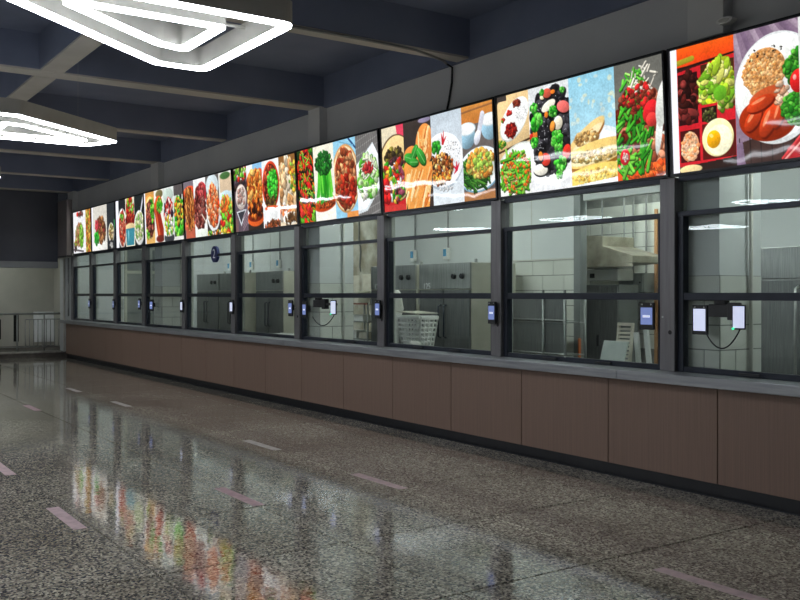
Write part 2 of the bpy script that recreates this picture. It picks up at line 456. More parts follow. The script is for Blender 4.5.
# ------------------------------------------------------------------ serving counter
sc_ = empty('serving_counter', (-12.0, 6.2, 0.0))
box('counter_body', 'toe_kick', sc_, -23.2, 3.0, 5.985, 6.22, 0.0, 0.835)
box('toe_kick', 'toe_kick', sc_, -23.22, 3.0, 5.965, 5.985, 0.0, 0.1)
PS = 1.1105; PX = -4.421
p0 = None
for k in range(-17, 7):
    x0 = PX + PS * k; x1 = x0 + PS - 0.009
    if k == -17: x0 = -23.23
    if x1 <= x0 + 0.03: continue
    if k == -17:
        box('cladding_panel', 'cladding', sc_, x0, x1, 5.95, 5.984, 0.1, 0.833, 0.002)
    elif p0 is None:
        p0 = box('cladding_panel', 'cladding', sc_, x0, x1, 5.95, 5.984, 0.1, 0.833, 0.002); px0 = x0
    else:
        share(p0, 'cladding_panel', sc_, (x0 - px0, 0, 0))
box('end_panel', 'cladding', sc_, -23.262, -23.232, 5.955, 6.22, 0.1, 0.833, 0.002)
tag(sc_, 'long serving counter clad in brown panels with black toe kick', 'counter')
ct = empty('countertop', (-12.0, 6.15, 0.835))
cuts = [-23.42, -18.0, -11.4, -5.35, 1.0, 3.0]
for k in range(5):
    box('steel_section', 'counter_steel', ct, cuts[k], cuts[k + 1] - 0.003, 5.85, 6.22, 0.836, 0.915, 0.006)
tag(ct, 'continuous grey steel worktop along the serving counter', 'countertop')

# ------------------------------------------------------------------ windows (one per bay)
BAYN = ['beside the end wall', 'second from the end wall', 'third from the end wall', 'with a tiled column behind it, nearest the end wall', 'with the round blue number sign',
        'next to the bay with the number sign, showing a steel cabinet', 'with a tiled column and rusty wall behind it', 'with the white basket behind it',
        'with the steel hood and leaning white board behind it', 'with the tiled column and tall fridge behind it']
Z0, ZM, ZT, ZTOP = 0.916, 1.53, 2.195, 2.50
for k in range(10):
    xl, xr = SEAMS[k], SEAMS[k + 1]
    w = empty('window_%d' % (k + 1), ((xl + xr) / 2, 6.15, Z0))
    tag(w, 'dark framed serving window %s' % BAYN[k], 'window', kind='structure')
    pw = 0.075
    box('post', 'post_steel', w, xl - pw, xl + pw, 6.085, 6.2, Z0, ZTOP, 0.004)
    box('inner_post', 'inner_post', w, xl - 0.04, xl + 0.078, 6.2, 6.25, Z0, ZTOP, 0.003)
    if k == 9:
        box('post', 'post_steel', w, xr - pw, xr + pw, 6.085, 6.2, Z0, ZTOP, 0.004)
    if k >= 6:
        MB().cyl((xl + 0.03, 6.086, 1.235), (xl + 0.03, 6.083, 1.235), 0.018, n=14).build('lock_hole', 'rubber_black', w)
        MB().cyl((xl - 0.045, 6.086, 1.36), (xl - 0.045, 6.08, 1.36), 0.008, n=10).build('screw', 'rail_steel', w)
    a, b_ = xl + pw + 0.004, xr - pw - 0.004
    box('stile', 'frame_dark', w, a, a + 0.055, 6.12, 6.19, Z0, ZT, 0.003)
    box('stile', 'frame_dark', w, b_ - 0.045, b_, 6.12, 6.19, Z0, ZT, 0.003)
    box('transom_bar', 'frame_dark', w, a, b_, 6.115, 6.19, ZT - 0.012, ZT + 0.028, 0.003)
    box('head_rail', 'frame_dark', w, a, b_, 6.13, 6.19, ZTOP - 0.03, ZTOP + 0.02, 0.003)
    box('middle_rail', 'frame_dark', w, a + 0.055, b_ - 0.045, 6.125, 6.175, ZM - 0.03, ZM + 0.03, 0.003)
    box('bottom_rail', 'frame_dark', w, a + 0.055, b_ - 0.045, 6.125, 6.175, Z0, Z0 + 0.045, 0.003)
    box('pane', 'glass', w, a, b_, 6.155, 6.161, ZT + 0.028, ZTOP - 0.03)
    box('pane', 'glass', w, a + 0.055, b_ - 0.045, 6.155, 6.161, ZM + 0.03, ZT - 0.012)
    box('pane', 'glass', w, a + 0.055, b_ - 0.045, 6.145, 6.151, Z0 + 0.045, ZM - 0.03)
    if k >= 1:
        for fx in (0.34, 0.68):
            hx = a + (b_ - a) * fx
            h = MB().box(hx - 0.09, hx + 0.09, 6.095, 6.11, Z0 + 0.012, Z0 + 0.03)
            h.box(hx - 0.08, hx - 0.065, 6.11, 6.126, Z0 + 0.014, Z0 + 0.028).box(hx + 0.065, hx + 0.08, 6.11, 6.126, Z0 + 0.014, Z0 + 0.028)
            h.build('handle', 'black_plastic', w)

# ------------------------------------------------------------------ backlit menu boxes
class Pic:
    """flat food print drawn by code; x runs 0..1 over the width, y 0..1 downwards, sizes in heights"""
    def __init__(s, asp, ny, seed):
        s.asp = asp; s.ny = ny; s.nx = max(8, int(ny * asp))
        s.Y, s.X = np.mgrid[0:s.ny, 0:s.nx].astype(float)
        s.X = s.X / (s.nx - 1) * asp; s.Y = s.Y / (s.ny - 1)
        s.C = np.zeros((s.ny, s.nx, 3)); s.r = random.Random(seed)
        s.nr = np.random.default_rng(seed)
    def rect(s, x0, x1, y0, y1, c, c2=None):
        i0, i1 = int(y0 * s.ny), int(math.ceil(y1 * s.ny)); j0, j1 = int(x0 * s.nx), int(math.ceil(x1 * s.nx))
        i0, j0 = max(i0, 0), max(j0, 0)
        if i1 <= i0 or j1 <= j0: return s
        if c2 is None: s.C[i0:i1, j0:j1] = c
        else:
            t = np.linspace(0, 1, s.C[i0:i1].shape[0])[:, None, None]
            s.C[i0:i1, j0:j1] = np.array(c) * (1 - t) + np.array(c2) * t
        return s
    def bg(s, c, c2=None): return s.rect(0, 1, 0, 1, c, c2)
    def _win(s, cx, cy, R):
        i0 = max(0, int((cy - R) * s.ny)); i1 = min(s.ny, int((cy + R) * s.ny) + 2)
        j0 = max(0, int((cx - R) / s.asp * s.nx)); j1 = min(s.nx, int((cx + R) / s.asp * s.nx) + 2)
        return i0, i1, j0, j1
    def ell(s, cx, cy, rx, ry, c, rot=0.0, sh=0.22, al=1.0, clip=None):
        cx = cx * s.asp; R = max(rx, ry) * 1.1 + 2.0 / s.ny
        i0, i1, j0, j1 = s._win(cx, cy, R)
        if i1 <= i0 or j1 <= j0: return s
        dx = s.X[i0:i1, j0:j1] - cx; dy = s.Y[i0:i1, j0:j1] - cy
        ca, sa = math.cos(rot), math.sin(rot)
        u = (dx * ca + dy * sa) / rx; v = (-dx * sa + dy * ca) / ry
        d = np.sqrt(u * u + v * v)
        soft = 1.2 / (s.ny * min(rx, ry))
        a = np.clip((1 - d) / soft + 0.5, 0, 1) * al
        if clip is not None: a = a * clip[i0:i1, j0:j1]
        col = np.array(c)[None, None, :] * (1 - sh * (dy / max(rx, ry) * 0.7 + dx / max(rx, ry) * 0.4))[..., None]
        s.C[i0:i1, j0:j1] = s.C[i0:i1, j0:j1] * (1 - a[..., None]) + np.clip(col, 0, 255) * a[..., None]
        return s
    def ring(s, cx, cy, rx, ry, c, c_in, t=0.02, rot=0.0, sh=0.1):
        s.ell(cx, cy, rx, ry, c, rot, sh); s.ell(cx, cy, rx - t, ry - t, c_in, rot, sh)
        return s
    def line(s, x0, y0, x1, y1, w, c, sh=0.15, w1=None):
        ax, bx = x0 * s.asp, x1 * s.asp
        cx, cy = (ax + bx) / 2, (y0 + y1) / 2
        R = math.hypot(bx - ax, y1 - y0) / 2 + w + 2.0 / s.ny
        i0, i1, j0, j1 = s._win(cx, cy, R)
        if i1 <= i0 or j1 <= j0: return s
        px = s.X[i0:i1, j0:j1] - ax; py = s.Y[i0:i1, j0:j1] - y0
        ex, ey = bx - ax, y1 - y0; L2 = ex * ex + ey * ey + 1e-9
        t = np.clip((px * ex + py * ey) / L2, 0, 1)
        ww = w + ((w1 if w1 is not None else w) - w) * t
        qx, qy = px - t * ex, py - t * ey
        d = np.sqrt(qx * qx + qy * qy)
        a = np.clip((ww - d) * s.ny / 1.2 + 0.5, 0, 1)
        col = np.array(c)[None, None, :] * (1 - sh * (qy / w) * 0.8)[..., None]
        s.C[i0:i1, j0:j1] = s.C[i0:i1, j0:j1] * (1 - a[..., None]) + np.clip(col, 0, 255) * a[..., None]
        return s
    def poly(s, pts, c):
        m = np.ones(s.X.shape, bool); n = len(pts)
        P = [(x * s.asp, y) for x, y in pts]
        ar = sum(P[i][0] * P[(i + 1) % n][1] - P[(i + 1) % n][0] * P[i][1] for i in range(n))
        sg = 1 if ar > 0 else -1
        for i in range(n):
            (x0, y0), (x1, y1) = P[i], P[(i + 1) % n]
            m &= sg * ((x1 - x0) * (s.Y - y0) - (y1 - y0) * (s.X - x0)) >= 0
        s.C[m] = c
        return s
    def emask(s, cx, cy, rx, ry, rot=0.0):
        dx = s.X - cx * s.asp; dy = s.Y - cy
        ca, sa = math.cos(rot), math.sin(rot)
        return (((dx * ca + dy * sa) / rx) ** 2 + ((-dx * sa + dy * ca) / ry) ** 2 < 1).astype(float)
    def scat(s, reg, n, cols, size, el=1.6, rot=None, sh=0.35, dark=0.45, shape='e', clip=None):
        """pieces of food strewn over an ellipse (cx, cy, rx, ry) in heights"""
        cx, cy, rx, ry = reg[:4]; n = int(n * 2.2); size = (size[0] * 0.66, size[1] * 0.78); rx *= 1.14; ry *= 1.12
        for _ in range(n):
            a = s.r.uniform(0, 2 * math.pi); q = math.sqrt(s.r.random())
            x = cx + q * math.cos(a) * rx / s.asp; y = cy + q * math.sin(a) * ry
            z = s.r.uniform(*size); e = s.r.uniform(1.0, el); ro = s.r.uniform(0, math.pi) if rot is None else s.r.gauss(rot[0], rot[1])
            c = s.r.choice(cols); k = s.r.uniform(0.85, 1.12); c = tuple(min(255, v * k) for v in c)
            if shape == 'l':
                L = z * e
                x0, y0, x1, y1 = x - math.cos(ro) * L / s.asp, y - math.sin(ro) * L, x + math.cos(ro) * L / s.asp, y + math.sin(ro) * L
                s.line(x0 + 0.3 * z, y0 + 0.3 * z, x1 + 0.3 * z, y1 + 0.3 * z, z * 0.42, tuple(v * dark for v in c))
                s.line(x0, y0, x1, y1, z * 0.36, c)
            else:
                s.ell(x + 0.2 * z, y + 0.25 * z, z * e * 1.08, z * 1.08, tuple(v * min(1, dark + 0.1) for v in c), ro, 0, clip=clip)
                s.ell(x, y, z * e, z * 0.9, c, ro, sh, clip=clip)
                r2 = ro + s.r.uniform(0.5, 2.2); k2 = s.r.uniform(0.72, 1.22)
                s.ell(x + s.r.uniform(-0.4, 0.4) * z, y + s.r.uniform(-0.4, 0.4) * z, z * e * 0.62, z * 0.5, tuple(min(255, v * k2) for v in c), r2, sh, clip=clip)
                if s.r.random() < 0.45: s.ell(x - 0.25 * z, y - 0.3 * z, z * 0.3, z * 0.16, tuple(min(255, v * 1.2 + 28) for v in c), ro, 0, 0.6, clip=clip)
        return s
    def grain(s, amp=0.06, n=14):
        n = min(n, s.ny - 1); g = s.nr.random((n + 2, n + 2))
        yi = s.Y * n; xi = np.clip(s.X, 0, 0.999) * n
        y0 = yi.astype(int); x0 = xi.astype(int); fy = yi - y0; fx = xi - x0
        v = (g[y0, x0] * (1 - fx) + g[y0, x0 + 1] * fx) * (1 - fy) + (g[y0 + 1, x0] * (1 - fx) + g[y0 + 1, x0 + 1] * fx) * fy
        s.C *= (1 + amp * (v - 0.5) * 2)[..., None]
        return s

G1, G2, G3 = (96, 190, 46), (52, 150, 34), (150, 214, 84)
RD, OR, YL = (206, 44, 34), (236, 124, 40), (246, 206, 70)
BR, MT, DK = (134, 70, 34), (168, 96, 58), (52, 34, 28)
WH, CR = (246, 246, 244), (240, 226, 190)
GREENS = [G1, G2, G3]

def salad(p, reg, n=40, size=(0.03, 0.055), extra=()):
    return p.scat(reg, n, GREENS + list(extra), size, 2.0)

# every painter receives a blank Pic
def f10a(p):
    p.bg((60, 26, 24)); p.rect(0, 1, 0, 0.15, (244, 96, 26), (232, 66, 22)); p.line(0.02, 0.115, 0.28, 0.1, 0.022, (160, 150, 40)); p.line(0, 0.165, 1, 0.13, 0.008, (40, 22, 18))
    p.poly([(0, 0.19), (1, 0.14), (1, 0.93), (0, 0.96)], (206, 34, 44))
    p.rect(0.02, 0.36, 0.215, 0.62, (48, 16, 18)); p.scat((0.19, 0.4, 0.08, 0.17), 46, [(58, 22, 18), (96, 30, 26), (140, 52, 48), (40, 16, 14)], (0.018, 0.04), 2.2)
    p.rect(0.43, 0.99, 0.175, 0.54, (70, 40, 20)); p.scat((0.71, 0.35, 0.13, 0.16), 120, [(196, 210, 44), (164, 200, 48), (224, 226, 110), (120, 180, 40), (236, 236, 150)], (0.016, 0.04), 2.4)
    p.ell(0.75, 0.42, 0.06, 0.06, (104, 176, 40)); p.rect(0.4, 0.7, 0.49, 0.62, (206, 34, 44)); p.rect(0.43, 0.68, 0.51, 0.62, (36, 22, 16)); p.scat((0.55, 0.57, 0.05, 0.045), 34, [(70, 74, 34), (40, 26, 18), (120, 112, 70)], (0.008, 0.016))
    p.rect(0.03, 0.38, 0.665, 0.92, (74, 20, 20)); p.ell(0.2, 0.8, 0.085, 0.115, (238, 164, 116), 0.2); p.scat((0.2, 0.8, 0.07, 0.1), 60, [(246, 186, 140), (232, 146, 92), (250, 206, 170)], (0.008, 0.02), 2.0, dark=0.85)
    p.rect(0.43, 0.99, 0.64, 0.92, (90, 24, 20)); p.ell(0.69, 0.76, 0.145, 0.148, (250, 240, 176)); p.ell(0.71, 0.78, 0.12, 0.12, (252, 248, 214), sh=0.05)
    p.ell(0.62, 0.77, 0.064, 0.07, (250, 176, 16), sh=0.35); p.ell(0.58, 0.74, 0.02, 0.014, (255, 226, 120), 0.5, 0)
    p.poly([(0, 0.955), (1, 0.925), (1, 1), (0, 1)], (46, 30, 26)); p.ell(0.2, 0.98, 0.11, 0.035, (244, 220, 160))
def f10b(p):
    p.bg((134, 112, 134), (150, 128, 146))
    for k in range(7): p.line(0.0 + 0.15 * k, 0.0, 0.1 + 0.2 * k, 0.22, 0.02, (120, 98, 122) if k % 2 else (166, 146, 164))
    p.poly([(0, 0.84), (1, 0.74), (1, 1), (0, 1)], (70, 50, 46))
    for k in range(6): p.line(0.17 * k + 0.05, 0.8, 0.17 * k + 0.06, 1, 0.004, (38, 26, 24))
    p.poly([(0, 0.84), (0.1, 0.82), (0.14, 1), (0, 1)], (126, 104, 128))
    p.ell(0.66, 0.47, 0.36, 0.41, (222, 226, 226), sh=0.05); p.ell(0.66, 0.46, 0.345, 0.385, (248, 250, 248), sh=0.04); p.ell(0.66, 0.48, 0.29, 0.33, (236, 238, 234), sh=0.05)
    p.ell(0.5, 0.69, 0.24, 0.16, (150, 44, 14), 0.15); p.ell(0.48, 0.33, 0.175, 0.17, (206, 138, 76), -0.3)
    p.scat((0.46, 0.33, 0.15, 0.15), 260, [(226, 166, 104), (238, 186, 128), (206, 138, 72), (216, 150, 90)], (0.008, 0.015), 2.2, dark=0.75)
    p.scat((0.5, 0.2, 0.14, 0.05), 9, [(40, 32, 28)], (0.004, 0.007), 2)
    p.ell(0.52, 0.52, 0.16, 0.07, (196, 84, 44), -0.2)
    for x, y, rx, ry, ro in ((0.28, 0.67, 0.1, 0.055, -0.9), (0.52, 0.7, 0.13, 0.06, -1.1), (0.68, 0.66, 0.11, 0.045, -1.2), (0.4, 0.56, 0.12, 0.05, -0.3)):
        p.ell(x + 0.02, y + 0.015, rx, ry, (110, 26, 10), ro); p.ell(x, y, rx, ry, (196, 62, 26), ro, 0.5); p.ell(x - 0.03, y - 0.02, rx * 0.5, ry * 0.25, (240, 140, 96), ro, 0)
    p.scat((0.74, 0.52, 0.04, 0.08), 12, [(226, 190, 160), (200, 150, 116)], (0.014, 0.026), 2.6)
    p.scat((0.98, 0.34, 0.09, 0.1), 60, [(58, 150, 40), (34, 116, 28), (92, 178, 60)], (0.016, 0.032)); p.scat((0.96, 0.64, 0.1, 0.1), 60, [(58, 150, 40), (34, 116, 28), (92, 178, 60)], (0.016, 0.032))
    p.ell(0.99, 0.45, 0.07, 0.085, (208, 34, 34), sh=0.4); p.ell(0.93, 0.42, 0.014, 0.02, (250, 170, 160))
    p.poly([(0.8, 0.92), (1, 0.86), (1, 1), (0.74, 1)], (176, 40, 46)); p.line(0.72, 0.99, 1.0, 0.84, 0.008, (222, 70, 74)); p.line(0.76, 1.0, 1.02, 0.88, 0.007, (240, 170, 160))
def f10c(p):
    p.bg((226, 228, 226)); p.ring(0.5, 0.55, 0.24, 0.36, (250, 250, 250), (236, 236, 232), 0.03); salad(p, (0.5, 0.55, 0.17, 0.27), 60, extra=[RD, OR])
def f10d(p):
    p.bg((120, 80, 56)); p.ring(0.5, 0.5, 0.24, 0.34, (40, 38, 40), (150, 50, 24), 0.03); p.scat((0.5, 0.5, 0.18, 0.27), 70, [MT, BR, OR, RD], (0.03, 0.05))
def f9a(p):
    p.bg((228, 194, 140), (206, 160, 100)); p.rect(0, 0.25, 0, 0.12, (96, 84, 76))
    p.ell(0.55, 0.25, 0.32, 0.29, (232, 200, 146), sh=0.1); p.rect(0, 0.3, 0, 0.05, (70, 62, 58))
    M = 0.72
    p.ell(0.52, 0.26, 0.25, 0.155, (214, 220, 210), -M); p.ell(0.54, 0.245, 0.25, 0.15, (246, 248, 246), -M, 0.05)
    p.ell(0.42, 0.35, 0.1, 0.085, (226, 226, 220), -M); p.scat((0.42, 0.35, 0.075, 0.06), 60, [(150, 30, 26), (186, 50, 36), (120, 20, 20)], (0.01, 0.022))
    p.scat((0.64, 0.1, 0.05, 0.03), 26, [(110, 34, 26), (150, 60, 40)], (0.01, 0.018)); p.scat((0.38, 0.18, 0.03, 0.022), 14, [RD, (190, 60, 60)], (0.01, 0.016)); p.scat((0.18, 0.24, 0.02, 0.02), 8, [G2, RD], (0.01, 0.016))
    p.scat((0.76, 0.2, 0.07, 0.06), 90, [(252, 252, 250), (236, 238, 236)], (0.006, 0.012), 2, dark=0.9)
    p.scat((0.1, 0.47, 0.05, 0.03), 10, [G2, (180, 180, 60)], (0.012, 0.024))
    p.line(0.0, 0.56, 1.0, 0.47, 0.012, (70, 50, 34)); p.poly([(0, 0.57), (1, 0.48), (1, 1), (0, 1)], (222, 190, 140))
    p.ell(0.6, 0.82, 0.4, 0.31, (216, 220, 212), -0.5, 0.05); p.ell(0.62, 0.82, 0.385, 0.295, (246, 248, 244), -0.5, 0.05)
    p.scat((0.5, 0.79, 0.2, 0.19), 46, [G1, G3, (122, 202, 60)], (0.035, 0.05), 2.6, shape='l')
    p.scat((0.5, 0.78, 0.19, 0.18), 70, [(226, 160, 112), (238, 184, 140), (214, 140, 92)], (0.014, 0.022), 1.3); p.scat((0.5, 0.78, 0.18, 0.18), 26, [G1, G3], (0.03, 0.05), 2.6, shape='l'); p.scat((0.5, 0.78, 0.19, 0.18), 22, [(240, 110, 36)], (0.014, 0.02))
def f9b(p):
    p.bg((224, 228, 230), (236, 238, 240)); p.ell(0.5, 0.52, 0.34, 0.44, (244, 246, 248), sh=0.05); p.ell(0.5, 0.78, 0.3, 0.17, (252, 252, 252), sh=0.03)
    p.ell(0.56, 0.43, 0.27, 0.37, (32, 30, 33), sh=0.2); p.scat((0.55, 0.43, 0.25, 0.36), 120, [(36, 34, 38), (54, 52, 58), (24, 22, 25), (70, 68, 74)], (0.025, 0.06), 2.0)
    p.scat((0.5, 0.4, 0.2, 0.28), 40, [(196, 198, 204)], (0.003, 0.005), 1.5, dark=0.6)
    for x, y, rx, ry, ro, c in ((0.5, 0.2, 0.1, 0.045, -0.35, (244, 238, 220)), (0.72, 0.38, 0.06, 0.065, 0.2, (238, 230, 206)), (0.24, 0.79, 0.1, 0.055, 0.1, (244, 240, 226)), (0.35, 0.11, 0.03, 0.02, 0.3, CR),
                                (0.38, 0.7, 0.065, 0.06, 0.6, (224, 62, 46)), (0.9, 0.66, 0.05, 0.07, 0.4, (222, 54, 40)), (0.86, 0.24, 0.085, 0.055, 0.3, (232, 110, 104)), (0.48, 0.08, 0.06, 0.045, 0.1, (200, 84, 64)), (0.05, 0.46, 0.04, 0.03, 0, RD),
                                (0.14, 0.44, 0.03, 0.055, -0.2, (236, 130, 50)), (0.58, 0.4, 0.032, 0.05, 0.3, (238, 150, 60)), (0.26, 0.66, 0.03, 0.045, -0.1, (236, 128, 44)), (0.44, 0.28, 0.025, 0.03, 0, OR), (0.62, 0.08, 0.03, 0.02, 0, OR)):
        p.ell(x + 0.015, y + 0.015, rx * 1.06, ry * 1.06, (20, 18, 18), ro, 0); p.ell(x, y, rx, ry, c, ro, 0.3)
    for x, y, R in ((0.18, 0.32, 0.085), (0.68, 0.52, 0.075), (0.7, 0.62, 0.05), (0.74, 0.76, 0.07), (0.7, 0.86, 0.04), (0.6, 0.26, 0.05), (0.13, 0.19, 0.05), (0.35, 0.06, 0.03), (0.85, 0.08, 0.03), (0.12, 0.52, 0.05)):
        p.scat((x, y, R * 0.8, R * 0.8), 16, [(70, 196, 52), (38, 148, 36), (120, 220, 90)], (R * 0.3, R * 0.5), 1.3)
def f9c(p):
    p.bg((146, 204, 226), (196, 226, 236))
    for k in range(26): p.ell(p.r.random(), p.r.uniform(0.02, 0.45), p.r.uniform(0.012, 0.03), p.r.uniform(0.012, 0.03), (206, 226, 222) if k % 2 else (218, 224, 196), 0, 0, 0.75)
    p.ell(0.6, 0.98, 0.5, 0.5, (228, 236, 240), sh=0.05); p.ell(0.62, 0.95, 0.47, 0.42, (242, 246, 248), sh=0.05)
    p.ell(0.3, 0.6, 0.3, 0.085, (150, 92, 34), -0.55, 0.2); p.ell(0.32, 0.565, 0.29, 0.075, (238, 206, 136), -0.55, 0.2); p.ell(0.36, 0.585, 0.23, 0.05, (244, 226, 178), -0.55, 0.1)
    p.scat((0.34, 0.57, 0.13, 0.05), 50, [(196, 150, 84), (214, 178, 116), (244, 224, 170), (150, 112, 64)], (0.01, 0.024), 2, (-0.5, 0.3), dark=0.8)
    p.ell(0.55, 0.755, 0.4, 0.115, (160, 104, 34), -0.13, 0.2); p.ell(0.55, 0.72, 0.4, 0.11, (240, 206, 122), -0.13, 0.25); p.ell(0.55, 0.745, 0.33, 0.06, (246, 232, 184), -0.13, 0.1)
    p.scat((0.5, 0.745, 0.24, 0.045), 90, [(206, 172, 104), (170, 140, 76), (248, 234, 186), (226, 196, 130), (140, 124, 70)], (0.01, 0.024), 2, (-0.15, 0.3), dark=0.8)
    p.ell(0.48, 0.93, 0.38, 0.09, (170, 116, 36), -0.1, 0.2); p.ell(0.48, 0.905, 0.38, 0.085, (246, 216, 112), -0.1, 0.25)
    p.scat((0.5, 0.91, 0.25, 0.05), 60, [(250, 228, 140), (234, 196, 90), (224, 176, 74)], (0.008, 0.02), 2, dark=0.85)
    p.poly([(0.0, 1.0), (0, 0.99), (1, 0.955), (1, 1)], (240, 246, 248))
def f9d(p):
    p.bg((104, 104, 98), (132, 130, 122)); p.ell(0.9, 0.7, 0.3, 0.4, (214, 220, 214), 0.0, 0.05); p.ell(1.0, 0.5, 0.12, 0.12, (120, 190, 90))
    p.ell(0.55, 1.0, 0.56, 0.22, (240, 244, 242), -0.15, 0.05); p.ell(0.5, 0.97, 0.45, 0.12, (214, 222, 220), -0.2, 0.05); p.ell(0.4, 0.93, 0.42, 0.13, (228, 92, 40), -0.12)
    p.ell(0.5, 0.55, 0.24, 0.36, (84, 34, 22)); p.scat((0.48, 0.56, 0.23, 0.33), 130, [(120, 44, 28), (164, 84, 58), (84, 28, 18), (196, 120, 90), (146, 60, 40)], (0.025, 0.055), 1.7)
    p.scat((0.72, 0.78, 0.1, 0.14), 26, [(200, 124, 90), (222, 150, 116), (176, 90, 60)], (0.03, 0.06), 1.7); p.scat((0.6, 0.93, 0.2, 0.05), 26, [(236, 110, 50), (220, 80, 34)], (0.02, 0.04))
    p.scat((0.4, 0.62, 0.19, 0.28), 34, [(70, 176, 44), (96, 196, 60), (46, 140, 34)], (0.035, 0.05), 2.2, (-1.1, 0.5), shape='l'); p.scat((0.15, 0.86, 0.08, 0.1), 14, [(70, 176, 44), (120, 206, 70)], (0.035, 0.05), 2.2, shape='l')
    p.scat((0.38, 0.17, 0.11, 0.08), 22, [(110, 200, 70), (160, 216, 110), (70, 170, 50)], (0.025, 0.04), 1.8, shape='l'); p.scat((0.6, 0.16, 0.12, 0.1), 12, [(236, 230, 214)], (0.02, 0.034), 2.6, shape='l')
    p.scat((0.5, 0.3, 0.16, 0.1), 22, [(206, 40, 40), (120, 50, 34)], (0.018, 0.03)); p.ell(0.72, 0.45, 0.075, 0.1, (206, 36, 42), 0.5, 0.4); p.ell(0.74, 0.52, 0.06, 0.06, (220, 60, 56), 0.2, 0.4)
    p.ell(0.17, 0.8, 0.055, 0.07, (214, 34, 50), 0.1, 0.3); p.scat((0.17, 0.8, 0.025, 0.035), 10, [(250, 210, 200)], (0.008, 0.014))
    p.ell(0.88, 0.62, 0.035, 0.2, (236, 240, 236), 0.15); p.ell(0.97, 0.4, 0.07, 0.2, (226, 230, 222), 0.2)
def f8a(p):
    p.bg((232, 220, 190)); p.poly([(0.66, 0), (1, 0), (1, 0.3), (0.75, 0.2)], (226, 70, 96)); p.rect(0, 1, 0.85, 1, (200, 40, 44))
    p.ell(0.62, 0.5, 0.38, 0.4, (90, 66, 44), sh=0.1); p.ell(0.64, 0.5, 0.36, 0.385, (226, 198, 140), sh=0.2); p.scat((0.55, 0.35, 0.16, 0.08), 26, [(90, 70, 40), (130, 120, 50), (60, 50, 34)], (0.03, 0.05))
    p.ell(0.55, 0.62, 0.3, 0.26, (90, 60, 40)); p.scat((0.5, 0.63, 0.22, 0.23), 90, [RD, G1, YL, (236, 236, 226), (60, 40, 44), OR, (150, 70, 90), G2], (0.02, 0.04), 2.6)
    p.scat((0.1, 0.75, 0.06, 0.12), 10, [(206, 36, 36)], (0.04, 0.06)); p.rect(0, 1, 0.93, 1, (206, 60, 56))
def f8b(p):
    p.bg((62, 54, 50), (44, 38, 36)); p.ell(0.78, 0.02, 0.12, 0.03, (150, 140, 170))
    for x, y, rx, ry, ro in ((0.75, 0.3, 0.17, 0.24, 0.1), (0.28, 0.38, 0.15, 0.1, 0.0), (0.5, 0.64, 0.34, 0.22, 0.2)):
        p.ell(x, y, rx, ry, (226, 140, 68), ro, 0.2)
    for k in range(26): p.line(0.45 + p.r.uniform(0, 0.5), p.r.uniform(0.1, 0.35), 0.55 + p.r.uniform(0, 0.4), p.r.uniform(0.25, 0.5), p.r.uniform(0.006, 0.014), p.r.choice([(244, 186, 110), (200, 104, 44), (252, 214, 150)]))
    p.poly([(0.06, 0.52), (1, 0.5), (0.98, 1), (0.06, 1)], (234, 156, 76))
    for k in range(46):
        x = p.r.uniform(0.05, 1); y = p.r.uniform(0.55, 0.9); p.line(x, y, x - 0.12, y + p.r.uniform(0.08, 0.2), p.r.uniform(0.008, 0.018), p.r.choice([(248, 206, 138), (206, 112, 46), (252, 226, 170), (240, 170, 90)]))
    p.poly([(0.9, 0.85), (1, 0.6), (1, 1), (0.85, 1)], (60, 48, 44))
    for x, y, R, ro in ((0.22, 0.42, 0.12, 0.3), (0.38, 0.36, 0.1, -0.9), (0.62, 0.42, 0.12, 0.9), (0.35, 0.47, 0.09, 0.1)):
        p.ell(x + 0.02, y + 0.015, R, R * 0.55, (24, 70, 24), ro); p.ell(x, y, R, R * 0.5, (52, 146, 52), ro, 0.4); p.line(x - math.cos(ro) * R / p.asp * 0.8, y - math.sin(ro) * R * 0.8, x + math.cos(ro) * R / p.asp * 0.8, y + math.sin(ro) * R * 0.8, 0.005, (120, 200, 110))
def f8c(p):
    p.bg((196, 208, 218), (222, 230, 236)); p.ell(0.35, 0.53, 0.37, 0.31, (176, 188, 198), sh=0.05); p.ell(0.35, 0.51, 0.37, 0.3, (246, 248, 250), sh=0.05); p.ell(0.34, 0.5, 0.3, 0.23, (230, 234, 236), sh=0.05)
    p.ell(0.62, 0.46, 0.18, 0.17, (248, 250, 252), 0.3, 0.12); p.scat((0.63, 0.46, 0.15, 0.14), 40, [(228, 232, 236)], (0.006, 0.01), 2, dark=0.95); p.scat((0.62, 0.4, 0.1, 0.1), 8, [(60, 50, 50)], (0.003, 0.005))
    p.scat((0.25, 0.6, 0.2, 0.15), 110, [(140, 78, 36), (206, 150, 80), (80, 46, 28), (226, 180, 110), (54, 34, 30), (190, 96, 44)], (0.016, 0.032)); p.scat((0.3, 0.7, 0.16, 0.05), 20, [(232, 120, 40), (240, 190, 80)], (0.014, 0.026))
    p.scat((0.14, 0.36, 0.06, 0.06), 26, [(34, 130, 34), (60, 160, 50)], (0.018, 0.03))
    for a, b_ in ((0.34, 0.22), (0.5, 0.26), (0.42, 0.2)): p.line(0.38, 0.33, a, b_, 0.018, (198, 34, 44), w1=0.004)
    for a, b_ in ((0.7, 0.6), (0.88, 0.58), (0.8, 0.56), (0.72, 0.68)): p.line(0.8, 0.64, a, b_, 0.018, (206, 30, 60), w1=0.006)
    p.scat((0.45, 0.83, 0.12, 0.02), 16, [(206, 212, 218), (236, 240, 242)], (0.008, 0.014))
